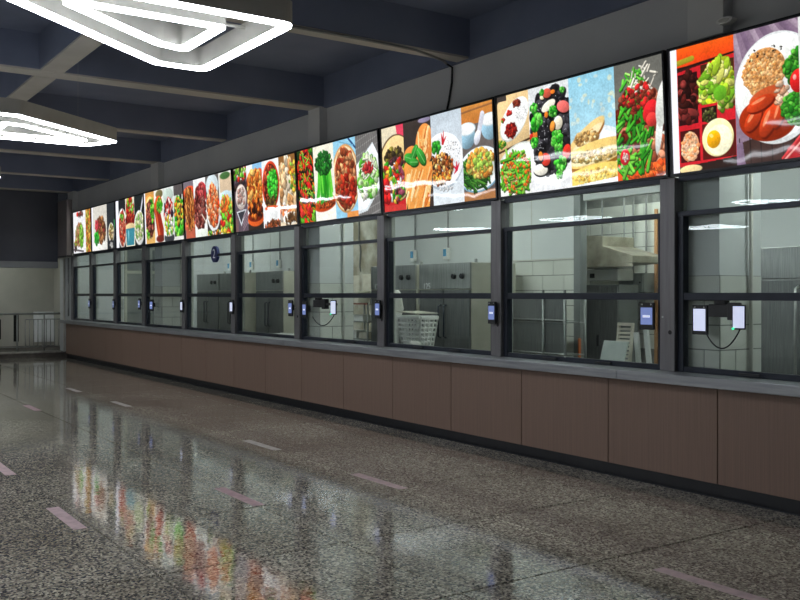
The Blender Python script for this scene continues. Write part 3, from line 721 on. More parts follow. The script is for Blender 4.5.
def f8d(p):
    p.bg((112, 104, 100), (96, 88, 86)); p.rect(0, 1, 0, 0.2, (208, 138, 66), (196, 120, 54)); p.line(0, 0.06, 1, 0.03, 0.01, (150, 100, 60)); p.rect(0, 1, 0.9, 1, (170, 116, 70)); p.rect(0, 1, 0.86, 0.89, (90, 80, 78))
    for x, y in ((0.16, 0.24), (0.88, 0.19)):
        p.ell(x, y + 0.08, 0.14, 0.13, (150, 190, 210), sh=0.4); p.ell(x, y, 0.15, 0.07, (206, 226, 234)); p.ell(x, y, 0.135, 0.058, (246, 248, 248), sh=0.05)
    p.line(0.52, 0.33, 0.66, 0.12, 0.035, (212, 214, 226)); p.ell(0.48, 0.35, 0.05, 0.08, (222, 224, 234), 0.4, 0.3)
    p.ell(0.5, 0.685, 0.36, 0.235, (120, 166, 190), -0.12, 0.1); p.ell(0.5, 0.675, 0.35, 0.225, (240, 246, 248), -0.12, 0.05); p.ell(0.5, 0.68, 0.28, 0.17, (210, 216, 210), -0.12, 0.05)
    p.scat((0.35, 0.72, 0.2, 0.14), 70, [(56, 120, 40), (86, 152, 56), (40, 90, 32)], (0.03, 0.05), 2.6, (0.5, 0.5), shape='l')
    p.scat((0.55, 0.62, 0.19, 0.13), 80, [(232, 170, 70), (244, 200, 110), (206, 130, 50), (190, 196, 90)], (0.02, 0.04)); p.scat((0.6, 0.6, 0.14, 0.08), 14, [(160, 196, 80)], (0.02, 0.035))
def f7a(p):
    p.bg((60, 70, 30)); p.scat((0.5, 0.5, 0.24, 0.55), 150, [(40, 120, 30), (90, 170, 40), (30, 60, 24), (120, 190, 50), (50, 40, 24)], (0.03, 0.06), 2.2)
    p.scat((0.5, 0.5, 0.22, 0.5), 40, [(230, 120, 30), (226, 90, 30)], (0.03, 0.05), 3, (1.1, 0.4), shape='l'); p.scat((0.4, 0.5, 0.2, 0.5), 22, [(214, 36, 36), (230, 60, 50)], (0.035, 0.055), 1.8, (1.2, 0.4)); p.scat((0.5, 0.4, 0.2, 0.35), 26, [(26, 34, 20), (150, 210, 70)], (0.025, 0.035), 2.4, shape='l')
def f7b(p):
    p.bg((240, 236, 218), (244, 242, 232)); p.ell(0.5, 0.78, 0.3, 0.1, (196, 70, 26), -0.1); p.scat((0.5, 0.78, 0.22, 0.05), 40, [(120, 50, 24), (206, 90, 40)], (0.012, 0.026))
    for k in range(34):
        x = p.r.uniform(0.1, 0.92); p.line(0.2 + x * 0.6 + p.r.uniform(-0.08, 0.08), 0.32, x, p.r.uniform(0.62, 0.76), p.r.uniform(0.014, 0.026), p.r.choice([(44, 160, 36), (84, 196, 56), (34, 130, 30), (110, 214, 70)]))
    p.scat((0.5, 0.24, 0.2, 0.12), 90, [(34, 110, 40), (50, 140, 48), (26, 84, 30)], (0.018, 0.035)); p.scat((0.5, 0.12, 0.12, 0.04), 20, [(40, 120, 44)], (0.014, 0.022))
def f7c(p):
    p.bg((150, 206, 232)); p.line(0.7, 0.0, 1.0, 0.14, 0.014, (30, 70, 120)); p.line(0.2, 0.0, 0.9, 0.1, 0.008, (110, 170, 204)); p.rect(0.5, 1, 0.93, 1, (230, 150, 80))
    p.ell(0.5, 0.5, 0.34, 0.44, (206, 150, 90), sh=0.1); p.ell(0.5, 0.5, 0.315, 0.415, (240, 214, 170), sh=0.1); p.ell(0.5, 0.51, 0.285, 0.385, (160, 44, 26), sh=0.15)
    p.scat((0.48, 0.5, 0.23, 0.33), 80, [(190, 110, 66), (214, 150, 100), (150, 70, 40), (176, 60, 36)], (0.03, 0.06), 1.6); p.scat((0.6, 0.65, 0.15, 0.18), 22, [(150, 30, 20), (180, 50, 30)], (0.03, 0.05))
def f7d(p):
    p.bg((118, 116, 114))
    for k in range(16): p.line(0, -0.1 + 0.09 * k, 1, -0.22 + 0.09 * k, 0.006, (150, 148, 146)); p.line(0.09 * k - 0.2, 0, 0.09 * k, 1, 0.005, (92, 90, 90))
    p.poly([(-0.25, 0.45), (0.75, 0.12), (1.3, 0.55), (0.4, 0.95), (0.0, 0.98)], (214, 222, 226)); p.poly([(-0.25, 0.45), (0.75, 0.14), (1.3, 0.53), (0.35, 0.92), (0, 0.94)], (244, 248, 250))
    p.ell(0.5, 0.5, 0.24, 0.24, (222, 228, 222)); p.scat((0.48, 0.52, 0.2, 0.23), 60, [(120, 200, 70), (166, 222, 120), (86, 176, 50), (206, 232, 180)], (0.03, 0.06), 1.8); p.scat((0.5, 0.42, 0.16, 0.12), 14, [(240, 240, 220)], (0.025, 0.04), 2.6, shape='l')
    p.scat((0.5, 0.42, 0.1, 0.05), 18, [(170, 40, 50), (206, 70, 60)], (0.02, 0.035)); p.scat((0.3, 0.72, 0.06, 0.06), 8, [(244, 240, 226)], (0.02, 0.03), 3)
def f6a(p):
    p.bg((96, 82, 92)); p.scat((0.5, 0.05, 0.24, 0.15), 46, [G1, G3, RD, (240, 230, 210), (70, 50, 40)], (0.025, 0.045)); p.scat((0.5, 0.28, 0.24, 0.06), 20, [(70, 54, 48), (54, 44, 50)], (0.03, 0.06))
    p.ell(0.5, 0.46, 0.2, 0.2, (200, 184, 176), sh=0.2); p.ell(0.52, 0.45, 0.18, 0.17, (226, 214, 206), sh=0.2); p.scat((0.5, 0.45, 0.13, 0.12), 26, [(238, 228, 220), (190, 170, 160), (170, 130, 120)], (0.02, 0.045))
    p.poly([(0.1, 0.68), (0.9, 0.66), (0.45, 0.92)], (206, 210, 216)); p.poly([(0.2, 0.7), (0.8, 0.68), (0.45, 0.87)], (58, 58, 66))
    for k in range(5): p.line(0.6, 0.99 - 0.05 * k, 1.0, 0.85 - 0.05 * k, 0.01, (150, 128, 136))
    p.rect(0, 0.2, 0.8, 1, (120, 90, 90))
def f6b(p):
    p.bg((240, 244, 246)); p.rect(0.4, 1, 0, 0.14, (140, 190, 226)); p.ell(0.5, 0.95, 0.3, 0.12, (50, 40, 34)); p.ell(0.5, 0.83, 0.29, 0.12, (226, 96, 40)); p.ell(0.5, 0.79, 0.27, 0.09, (120, 40, 20))
    p.ell(0.45, 0.28, 0.26, 0.2, (226, 140, 56)); p.ell(0.85, 0.22, 0.12, 0.14, (210, 80, 40)); p.scat((0.5, 0.42, 0.25, 0.3), 90, [(232, 150, 64), (246, 186, 100), (196, 100, 36), (150, 66, 26)], (0.035, 0.065), 1.8)
    p.scat((0.5, 0.68, 0.22, 0.12), 30, [(214, 110, 40), (130, 50, 22), (60, 30, 20)], (0.03, 0.05))
def f6c(p):
    p.bg((236, 240, 240), (244, 246, 246)); p.ell(0.5, 0.38, 0.28, 0.36, (196, 60, 30)); p.ell(0.5, 0.38, 0.24, 0.32, (84, 34, 24)); p.scat((0.45, 0.35, 0.18, 0.24), 50, [(160, 60, 40), (206, 90, 60), (90, 30, 24)], (0.025, 0.05))
    p.scat((0.62, 0.38, 0.15, 0.2), 60, [(60, 190, 50), (96, 214, 76), (34, 150, 36)], (0.025, 0.045)); p.scat((0.45, 0.62, 0.16, 0.08), 30, [(110, 90, 40), (60, 44, 26), (170, 80, 40)], (0.02, 0.035)); p.ell(0.5, 0.71, 0.22, 0.035, (232, 90, 40))
    p.ell(0.5, 0.8, 0.2, 0.1, (240, 242, 242), sh=0.2); p.scat((0.6, 0.97, 0.25, 0.07), 60, [(120, 70, 40), (180, 90, 50), (80, 46, 30)], (0.018, 0.03))
def f6d(p):
    p.bg((196, 150, 96), (230, 214, 186)); p.rect(0, 1, 0, 0.12, (140, 96, 50)); p.scat((0.5, 0.5, 0.24, 0.4), 60, [(232, 196, 150), (244, 226, 196), (206, 150, 96), (214, 170, 120)], (0.04, 0.08), 2.2, (1.3, 0.5))
    p.scat((0.8, 0.3, 0.1, 0.2), 20, [(236, 180, 60), (120, 180, 60), (220, 130, 50)], (0.025, 0.045)); p.scat((0.3, 0.8, 0.16, 0.1), 12, [(226, 120, 70), (250, 240, 226)], (0.03, 0.06), 2); p.ell(0.6, 0.9, 0.24, 0.09, (244, 240, 228)); p.scat((0.65, 0.9, 0.16, 0.05), 12, [(110, 76, 44), (90, 60, 36)], (0.025, 0.035), 2.6)
def f5a(p):
    p.bg((122, 112, 122), (146, 120, 116)); p.ell(0.6, 0.2, 0.3, 0.12, (226, 84, 50)); p.ell(0.5, 0.78, 0.26, 0.12, (236, 120, 84)); p.rect(0.08, 0.95, 0.8, 1, (190, 96, 70)); p.ell(0.5, 0.45, 0.25, 0.35, (110, 60, 30))
    p.scat((0.5, 0.48, 0.2, 0.3), 70, [(214, 130, 60), (180, 90, 40), (236, 160, 90), (120, 60, 30)], (0.04, 0.06), 2.4, (1.4, 0.3), shape='l')
def f5b(p):
    p.bg((238, 240, 240)); p.ell(0.7, 0.25, 0.2, 0.18, (200, 36, 50)); p.ell(0.35, 0.55, 0.26, 0.3, (190, 60, 50)); p.scat((0.45, 0.5, 0.22, 0.32), 80, [(120, 50, 44), (150, 80, 70), (90, 34, 30), (176, 110, 100)], (0.035, 0.06), 2.0); p.scat((0.6, 0.2, 0.14, 0.1), 20, [(150, 40, 44), (206, 90, 90)], (0.03, 0.045)); p.ell(0.5, 0.98, 0.4, 0.12, (226, 234, 224))
    p.line(0.6, 0.62, 1.0, 0.8, 0.012, (240, 226, 206))
def f5c(p):
    p.bg((96, 92, 90), (60, 50, 46)); p.ell(0.5, 0.18, 0.26, 0.2, (206, 220, 224), sh=0.1); p.ell(0.5, 0.58, 0.29, 0.36, (236, 240, 240), sh=0.05); p.ell(0.5, 0.54, 0.25, 0.32, (224, 120, 70)); p.scat((0.5, 0.5, 0.22, 0.3), 90, [(232, 110, 56), (244, 150, 96), (206, 70, 36), (250, 190, 150)], (0.03, 0.055), 1.8); p.scat((0.5, 0.98, 0.28, 0.05), 36, [G1, (240, 240, 230), OR, DK], (0.02, 0.034))
def f5d(p):
    p.bg((226, 228, 222)); p.rect(0.1, 0.95, 0.05, 0.32, (214, 190, 160)); p.ell(0.5, 0.06, 0.2, 0.06, (70, 110, 60)); p.ell(0.5, 0.42, 0.24, 0.12, (196, 220, 226)); p.scat((0.5, 0.6, 0.22, 0.18), 60, [OR, (244, 160, 80), (220, 90, 40), G3], (0.03, 0.05), 2.2); salad(p, (0.5, 0.85, 0.24, 0.15), 46, extra=[YL, RD])
def f4a(p):
    p.bg((206, 150, 80), (226, 176, 100)); p.ell(0.5, 0.2, 0.3, 0.16, (220, 150, 70)); p.ell(0.5, 0.5, 0.3, 0.42, (240, 200, 130)); p.ell(0.55, 0.5, 0.25, 0.36, (120, 60, 40)); p.scat((0.5, 0.5, 0.2, 0.32), 70, [(150, 70, 56), (110, 44, 36), (176, 100, 80), (70, 40, 34)], (0.035, 0.06)); p.scat((0.75, 0.35, 0.08, 0.2), 22, GREENS, (0.03, 0.05)); p.scat((0.2, 0.8, 0.06, 0.08), 8, GREENS, (0.03, 0.05))
def f4b(p):
    p.bg((240, 236, 226)); p.ell(0.6, 0.08, 0.2, 0.08, (120, 110, 70))
    for k in range(4): p.line(0.1 + 0.12 * k, 0.3 + 0.03 * k, 0.5 + 0.16 * k, 0.9, 0.075, [(196, 70, 36), (214, 100, 56), (170, 50, 30), (150, 44, 28)][k])
    p.ell(0.5, 0.25, 0.2, 0.14, (206, 80, 40)); p.scat((0.6, 0.3, 0.14, 0.12), 26, GREENS, (0.025, 0.04)); p.ell(0.6, 0.93, 0.22, 0.07, (110, 40, 30))
def f4c(p):
    p.bg((222, 228, 224)); p.ell(0.5, 0.14, 0.26, 0.12, (190, 206, 196)); p.ell(0.5, 0.93, 0.26, 0.12, (60, 62, 66)); p.ell(0.5, 0.85, 0.27, 0.06, (226, 230, 230)); p.scat((0.5, 0.45, 0.2, 0.2), 50, [RD, (226, 90, 90), (60, 40, 60), (240, 200, 190)], (0.03, 0.06)); p.scat((0.5, 0.7, 0.22, 0.15), 40, [YL, OR, G1, WH], (0.03, 0.05))
def f4d(p):
    p.bg((90, 84, 84), (70, 60, 60)); p.rect(0, 1, 0.2, 0.3, (214, 214, 208)); p.scat((0.5, 0.58, 0.24, 0.32), 110, [G1, (60, 200, 50), G3, G2], (0.04, 0.07), 1.8); p.scat((0.5, 0.45, 0.2, 0.25), 26, [YL, OR, (50, 44, 40)], (0.03, 0.05)); p.rect(0, 1, 0.93, 1, (226, 226, 222))
def f3a(p):
    p.bg((36, 38, 42)); p.ell(0.5, 0.6, 0.3, 0.42, (236, 230, 226)); p.ell(0.5, 0.6, 0.23, 0.36, (190, 60, 40)); p.scat((0.5, 0.6, 0.17, 0.32), 70, [(214, 90, 60), (190, 50, 36), (150, 50, 40), (240, 160, 130)], (0.03, 0.05), 2); p.scat((0.4, 0.36, 0.1, 0.06), 8, GREENS, (0.025, 0.04))
def f3b(p):
    p.bg((226, 222, 200)); p.scat((0.5, 0.22, 0.2, 0.22), 50, [G1, G3, RD, (176, 60, 40)], (0.035, 0.06)); p.scat((0.5, 0.45, 0.25, 0.14), 50, [(150, 40, 34), (110, 30, 26), (200, 70, 50)], (0.035, 0.06)); p.ell(0.5, 0.6, 0.33, 0.08, (226, 200, 150)); p.poly([(0, 0.62), (1, 0.62), (0.9, 0.98), (0.1, 0.98)], (60, 134, 150)); p.ell(0.3, 0.78, 0.04, 0.12, (120, 186, 196))
def f3c(p):
    p.bg((34, 40, 40)); p.line(0.6, 0.42, 1.0, 0.0, 0.03, (214, 214, 224)); p.ell(0.5, 0.65, 0.32, 0.35, (240, 242, 238)); p.ell(0.5, 0.62, 0.27, 0.28, (206, 206, 170)); p.scat((0.5, 0.62, 0.22, 0.24), 60, [(226, 226, 180), (196, 206, 130), (120, 180, 70), (240, 236, 214)], (0.03, 0.05), 2.2)
def f2a(p):
    p.bg((212, 208, 198)); p.ell(0.5, 0.92, 0.5, 0.2, (240, 240, 234)); p.scat((0.55, 0.55, 0.3, 0.28), 120, [(150, 96, 56), (110, 66, 40), (190, 134, 84), (170, 60, 60), (96, 60, 40)], (0.035, 0.06)); p.scat((0.25, 0.7, 0.14, 0.14), 40, [(60, 190, 60), (40, 150, 44)], (0.03, 0.05)); p.scat((0.25, 0.42, 0.1, 0.1), 20, [(206, 70, 80)], (0.03, 0.05))
def f2b(p):
    p.bg((46, 50, 54)); p.line(0.9, 0.4, 0.95, 0.6, 0.03, (80, 190, 110)); p.ell(0.5, 0.65, 0.2, 0.22, (244, 240, 230)); p.scat((0.5, 0.63, 0.13, 0.14), 46, [(196, 150, 100), (150, 150, 70), (226, 196, 150), (90, 60, 44)], (0.025, 0.045)); p.ell(0.5, 0.92, 0.2, 0.12, (40, 40, 42)); p.scat((0.5, 0.92, 0.1, 0.05), 14, [(200, 200, 196)], (0.014, 0.024)); p.rect(0.93, 1, 0, 1, (236, 236, 250))
def f1a(p):
    p.bg((236, 236, 238)); p.ell(0.35, 0.06, 0.08, 0.06, (214, 40, 30)); p.scat((0.6, 0.06, 0.2, 0.05), 14, [(150, 60, 50), (90, 70, 60)], (0.03, 0.045)); p.scat((0.5, 0.55, 0.3, 0.24), 100, [(190, 130, 90), (150, 90, 60), (214, 170, 130), (130, 150, 60)], (0.035, 0.06)); p.scat((0.65, 0.6, 0.14, 0.22), 30, [(110, 180, 50), (150, 206, 90)], (0.035, 0.06)); p.scat((0.15, 0.8, 0.1, 0.12), 20, [(60, 40, 44), (206, 80, 50), (160, 200, 60)], (0.035, 0.05)); p.line(0.0, 0.9, 0.8, 0.97, 0.02, (70, 60, 64))
def f1b(p):
    p.bg((206, 156, 66), (226, 176, 80)); p.scat((0.5, 0.5, 0.2, 0.5), 60, [(236, 186, 90), (190, 120, 50), (206, 90, 50), (150, 150, 60)], (0.03, 0.06), 2)

S4 = [0.0, 0.22, 0.48, 0.745, 1.0]
MENU = [
    (1.2, [0, 0.7, 1], [f1a, f1b], 'backlit menu box with a meat salad plate and a golden strip, beside the end box'),
    (1.4, [0.06, 0.66, 1], [f2a, f2b], 'backlit menu box with meat and greens beside a small white cup on black'),
    (1.5, [0.1, 0.36, 0.68, 1], [f3a, f3b, f3c], 'backlit menu box with red noodles, a teal bowl and pale noodles'),
    (2.0, [0.03, 0.27, 0.5, 0.77, 1], [f4a, f4b, f4c, f4d], 'backlit menu box with glazed sausages and bright green vegetables'),
    (3.2, S4, [f5a, f5b, f5c, f5d], 'backlit menu box with orange shrimp on a long white plate'),
    (2.6, S4, [f6a, f6b, f6c, f6d], 'backlit menu box with fried chicken and a dark bowl of chopped greens'),
    (3.4, S4, [f7a, f7b, f7c, f7d], 'backlit menu box with tall green stalks and a pan of red stew'),
    (3.0, S4, [f8a, f8b, f8c, f8d], 'backlit menu box with golden pancakes and two blue rice bowls'),
    (3.3, S4, [f9a, f9b, f9c, f9d], 'backlit menu box with black fungus, sandwiches and meat with green beans'),
    (2.8, [0.03, 0.288, 0.545, 0.8, 1.0], [f10a, f10b, f10c, f10d], 'backlit menu box with a red bento, fried egg and rice plate'),
]
RES = [60, 64, 72, 84, 96, 112, 132, 160, 210, 250]
BH = 1.045
def lb_matrix(x, tilt):
    return Matrix.Translation((x, 6.125, 2.515)) @ Matrix.Rotation(math.radians(tilt), 4, 'X')
for k in range(10):
    tilt, cuts_, painters, label = MENU[k]
    tilt = tilt  # each box leans a little forward at the top
    x0, x1 = SEAMS[k] + 0.012, SEAMS[k + 1] - 0.012
    o = empty('menu_lightbox', ((x0 + x1) / 2, 6.125, 2.515))
    tag(o, label, 'light box', 'backlit menu boxes above the serving windows')
    Wd = x1 - x0
    M = lb_matrix(x0, tilt)
    fr = 0.022
    MB().box(0, Wd, 0.012, 0.1, 0, BH, M).build('housing', 'box_frame', o)
    MB().box(0, fr, -0.012, 0.012, 0, BH, M).build('frame_side', 'box_frame', o)
    MB().box(Wd - fr, Wd, -0.012, 0.012, 0, BH, M).build('frame_side', 'box_frame', o)
    MB().box(fr, Wd - fr, -0.012, 0.012, 0, fr, M).build('frame_bottom', 'box_frame', o)
    MB().box(fr, Wd - fr, -0.012, 0.012, BH - fr, BH, M).build('frame_top', 'box_frame', o)
    iw, ih = Wd - 2 * fr, BH - 2 * fr
    segs = list(zip(cuts_[:-1], cuts_[1:], painters))
    if cuts_[0] > 0: segs.insert(0, (0, cuts_[0], None))
    for j, (a, b_, fn) in enumerate(segs):
        wd = (b_ - a) * iw
        asp = wd / ih
        p = Pic(asp, RES[k], 100 * k + j)
        if fn is None: p.bg((244, 244, 252))
        else:
            p.bg((200, 200, 200)); fn(p); p.grain(0.05); p.grain(0.07, 90)
        C = np.clip(p.C / 255.0, 0, 1)
        Lc = np.where(C <= 0.04045, C / 12.92, ((C + 0.055) / 1.055) ** 2.4)
        ny, nx = p.ny, p.nx
        XX = fr + a * iw + np.linspace(0, wd, nx)[None, :].repeat(ny, 0)
        ZZ = (fr + ih - np.linspace(0, ih, ny))[:, None].repeat(nx, 1)
        pts = np.stack([XX.ravel(), np.full(nx * ny, 0.004), ZZ.ravel(), np.ones(nx * ny)], 1)
        Mm = np.array(M); Wp = pts @ Mm.T
        Wp = Wp[:, :3] - np.array(ORIGIN[o.name])[None, :]
        idx = np.arange(nx * ny).reshape(ny, nx)
        q = np.stack([idx[:-1, :-1], idx[1:, :-1], idx[1:, 1:], idx[:-1, 1:]], -1).reshape(-1, 4)
        me = bpy.data.meshes.new('food_print')
        me.vertices.add(nx * ny); me.vertices.foreach_set('co', Wp.ravel())
        me.loops.add(q.size); me.loops.foreach_set('vertex_index', q.ravel().astype(np.int32))
        me.polygons.add(len(q)); me.polygons.foreach_set('loop_start', np.arange(0, q.size, 4, dtype=np.int32))
        me.update(calc_edges=True)
        at_ = me.color_attributes.new('print', 'FLOAT_COLOR', 'POINT')
        rgba = np.ones((nx * ny, 4), np.float32); rgba[:, :3] = Lc.reshape(-1, 3)
        at_.data.foreach_set('color', rgba.ravel())
        me.materials.append(MATS['print'])
        po = bpy.data.objects.new('food_print', me); COL.objects.link(po); po.parent = o
        ORIGIN[po.name] = ORIGIN[o.name].copy()

# ------------------------------------------------------------------ pendant lights
def rounded(poly, radii, n=6):
    out = []; m = len(poly)
    for i in range(m):
        p = Vector(poly[i]); a = (Vector(poly[i - 1]) - p).normalized(); b_ = (Vector(poly[(i + 1) % m]) - p).normalized()
        r = radii[i] if isinstance(radii, (list, tuple)) else radii
        ang = a.angle(b_); t = r / math.tan(ang / 2)
        c = p + (a + b_).normalized() * (r / math.sin(ang / 2))
        s0 = p + a * t - c; s1 = p + b_ * t - c
        a0 = math.atan2(s0.y, s0.x); a1 = math.atan2(s1.y, s1.x); d = a1 - a0
        while d > math.pi: d -= 2 * math.pi
        while d < -math.pi: d += 2 * math.pi
        for k in range(n + 1):
            th = a0 + d * k / n; out.append((c.x + r * math.cos(th), c.y + r * math.sin(th)))
    return out
def inset(poly, d):
    m = len(poly); out = []
    for i in range(m):
        p, a, b_ = Vector(poly[i]), Vector(poly[i - 1]), Vector(poly[(i + 1) % m])
        e1 = (p - a).normalized(); e2 = (b_ - p).normalized()
        n1 = Vector((-e1.y, e1.x)); n2 = Vector((-e2.y, e2.x))
        bis = (n1 + n2).normalized()
        out.append(tuple(p + bis * (d / bis.dot(n1))))
    return out
# plan of one lamp (counter-clockwise): a right triangle with its two sharp corners cut
LP = [(0, 0), (1.44, 0), (1.44, 0.4), (0.45, 1.63), (0.0, 1.4)]
LPI = [(0.28, 0.33), (0.99, 0.33), (0.93, 0.57), (0.37, 1.33), (0.28, 1.27)]
def lamp(x, y, flip, label, hang=3.2):
    o = empty('pendant_light', (x, y, hang))
    tag(o, label, 'lamp', 'angular pendant lights of the hall')
    s = -1 if flip else 1
    def tr(pts): return [(x + s * px_, y + s * py_) for px_, py_ in pts]
    outer = LP
    inner = LPI
    strip = 0.075
    for nm, base, rr in (('outer', outer, 0.09), ('inner', inner, 0.055)):
        a = rounded(base, rr); b_ = rounded(inset(base, strip), max(0.02, rr - 0.03))
        c1 = rounded(inset(base, 0.004), rr - 0.003); c2 = rounded(inset(base, strip - 0.004), max(0.02, rr - 0.028))
        f_ = MB().ringband(tr(a), tr(b_), hang + 0.014, hang + 0.155).build('%s_frame' % nm, 'fixture_grey', o)
        MB().ringband(tr(c1), tr(c2), hang, hang + 0.0138).build('led_strip', 'led', f_)
    for (ax, ay), (bx2, by) in (((0.6, 0.05), (0.6, 0.36)), ((0.05, 0.8), (0.31, 0.8))):
        p, q = tr([(ax, ay)])[0], tr([(bx2, by)])[0]
        MB().cyl((p[0], p[1], hang + 0.12), (q[0], q[1], hang + 0.12), 0.012, n=8).build('bracket', 'fixture_grey', o)
    for ax, ay in ((0.04, 0.04), (1.4, 0.15), (0.04, 1.3)):
        p = tr([(ax, ay)])[0]
        MB().cyl((p[0], p[1], hang + 0.15), (p[0], p[1], 4.08 if 2.5 < p[1] < 2.77 else 4.5), 0.0015, n=6).build('suspension_wire', 'rail_steel', o)
    return o
lamp(-5.03, 2.67, True, 'white angular pendant light with double glowing outline, nearest the red bento menu box')
lamp(-10.47, 1.5, False, 'white angular pendant light pointing its tip at the counter, second along the hall')
lamp(-13.9, 2.68, True, 'white angular pendant light third along the hall, only its corner showing')
lamp(-19.3, 1.25, False, 'white angular pendant light fourth along the hall near the railing')
for n_, (lx, ly, fl_) in enumerate(((-5.0, -1.9, True), (-10.3, -3.3, False), (-13.9, -1.9, True), (-19.3, -3.3, False), (-1.2, -3.3, False), (-5.0, -6.2, True), (-13.9, -6.2, True))):  # last three lamps are added out of view for more bounce light
    lamp(lx, ly, fl_, 'white angular pendant light in the second row, %s' % ['across from the bento menu box', 'pointing at the second light', 'behind the third light', 'by the end wall', 'added by the near wall for bounce light', 'added beside the far wall for bounce light', 'added midway along the far wall for bounce light'][n_])

# ------------------------------------------------------------------ kitchen behind the windows
KX0 = -23.6
kf = MB().box(KX0, 5.0, 6.3, 10.1, -0.05, 0.0).build('floor_kitchen', 'kitchen_floor'); tag(kf, 'tiled kitchen floor behind the counter', 'floor', kind='structure')
kc = MB().box(KX0, 5.0, 6.34, 10.1, 3.3, 3.4).build('ceiling_kitchen', 'kitchen_white'); tag(kc, 'white kitchen ceiling behind the menu boxes', 'ceiling', kind='structure')
def tiled(parent, axis, plane, a0, a1, z0, z1, sgn, tw=0.4, th=0.2, g=0.005, first=None):
    """running-bond wall tiles as pieces; axis 'x' = wall along x facing -y, axis 'y' = wall along y facing +x"""
    cache = {}
    if axis == 'x': box('grout', 'tile_grout', parent, a0, a1, plane - 0.003, plane, z0, z1)
    else: box('grout', 'tile_grout', parent, plane, plane + 0.003, a0, a1, z0, z1)
    r = 0; z = z1
    while z - th >= z0 - 0.01:
        off = (tw / 2) if r % 2 else 0.0
        u = a0 - off
        while u < a1 - 0.01:
            u0, u1 = max(u, a0) + g, min(u + tw, a1) - g
            if u1 - u0 > 0.03:
                key = round(u1 - u0, 3)
                if key in cache:
                    o0, c0, cz = cache[key]
                    d = (u0 - c0, 0, z - cz) if axis == 'x' else (0, u0 - c0, z - cz)
                    share(o0, 'wall_tile', parent, d)
                else:
                    if axis == 'x': o = box('wall_tile', 'tile_white', parent, u0, u1, plane - 0.008, plane, z - th + g, z - g)
                    else: o = box('wall_tile', 'tile_white', parent, plane, plane + 0.008, u0, u1, z - th + g, z - g)
                    cache[key] = (o, u0, z)
            u += tw
        z -= th; r += 1
YB = 8.6
wk = MB()
wk.box(KX0, -8.57, YB, YB + 0.1, 0, 3.3).box(-8.43, -7.0, YB, YB + 0.1, 2.75, 3.3).box(-7.0, 5.0, YB, YB + 0.1, 0, 3.3)
wk = wk.build('wall_kitchen', 'kitchen_white'); tag(wk, 'white panelled kitchen back wall with tiles below', 'wall', kind='structure')
tiled(wk, 'x', YB, -9.77, -8.58, 0.8, 2.0, 1)
box('panel_edge', 'fixture_grey', wk, -9.77, -8.58, YB - 0.02, YB, 2.0, 2.02)
for x in (-21.0, -19.8, -18.6, -17.4, -16.2, -15.0, -13.8, -12.16, -11.28, -10.2, -9.4, -6.0, -4.6, -3.4):
    box('panel_joint', 'fixture_grey', wk, x - 0.006, x + 0.006, YB - 0.003, YB + 0.001, 2.0, 3.3)
box('stained_plaster', 'stain_wall', wk, -14.4, -12.9, YB - 0.004, YB, 0.9, 3.0)
jb = MB().box(-8.58, -8.46, YB - 0.02, YB + 0.1, 0, 2.9).build('trim_1', 'door_grey', bev=0.004); tag(jb, 'steel jamb of the opening beside the hood', 'door frame', kind='structure')
wk2 = MB().box(-10.4, -6.2, 9.9, 10.0, 0, 3.3).build('wall_recess', 'tile_grout'); tag(wk2, 'tiled wall of the room behind the steel hood', 'wall', kind='structure')
tiled(wk2, 'x', 9.9, -9.75, -7.35, 0.8, 2.8, 1)
we2 = MB().box(KX0 - 0.1, KX0, 6.3, YB, 0, 3.3).build('wall_kitchen_end', 'kitchen_white'); tag(we2, 'white end wall of the kitchen with a framed door', 'wall', kind='structure')
d1 = empty('door_1', (KX0, 7.95, 0)); tag(d1, 'glazed grey door in a pale frame at the kitchen end wall', 'door', kind='structure')
for nm, a, b_, c0, c1 in (('frame_side', 7.5, 7.56, 0, 2.75), ('frame_side', 8.42, 8.48, 0, 2.75), ('frame_head', 7.5, 8.48, 2.7, 2.76), ('frame_bar', 7.56, 8.42, 2.08, 2.15)):
    box(nm, 'steel_side', d1, KX0, KX0 + 0.06, a, b_, c0, c1)
box('door_leaf', 'door_grey', d1, KX0, KX0 + 0.03, 7.56, 8.42, 0, 2.08)
box('glazing', 'door_grey', d1, KX0 + 0.002, KX0 + 0.02, 7.56, 8.42, 2.15, 2.7)
wre = MB().box(-1.9, -1.8, 6.34, YB, 0, 3.3).build('wall_kitchen_right', 'kitchen_white'); tag(wre, 'white kitchen partition beyond the fridge', 'wall', kind='structure')

for n_, (a, b_, wh) in enumerate(((-4.96, -4.62, 'beside the tall fridge'), (-11.42, -11.1, 'behind the window with the stained wall'), (-17.72, -17.3, 'behind the fourth window from the end wall'))):
    c = empty('kitchen_column', ((a + b_) / 2, 6.5, 0)); tag(c, 'square white kitchen column tiled at its foot, %s' % wh, 'column', 'kitchen columns')
    box('shaft', 'kitchen_column', c, a, b_, 6.235, 6.78, 0, 3.3)
    tiled(c, 'y', b_, 6.235, 6.78, 0.7, 1.7, 1)
    tiled(c, 'x', 6.235, a, b_ + 0.008, 0.7, 1.7, 1)
    MB().cyl((b_ + 0.035, 6.6, 0.0), (b_ + 0.035, 6.6, 3.2), 0.016, n=10).build('pipe', 'fixture_grey', c, smooth=True)

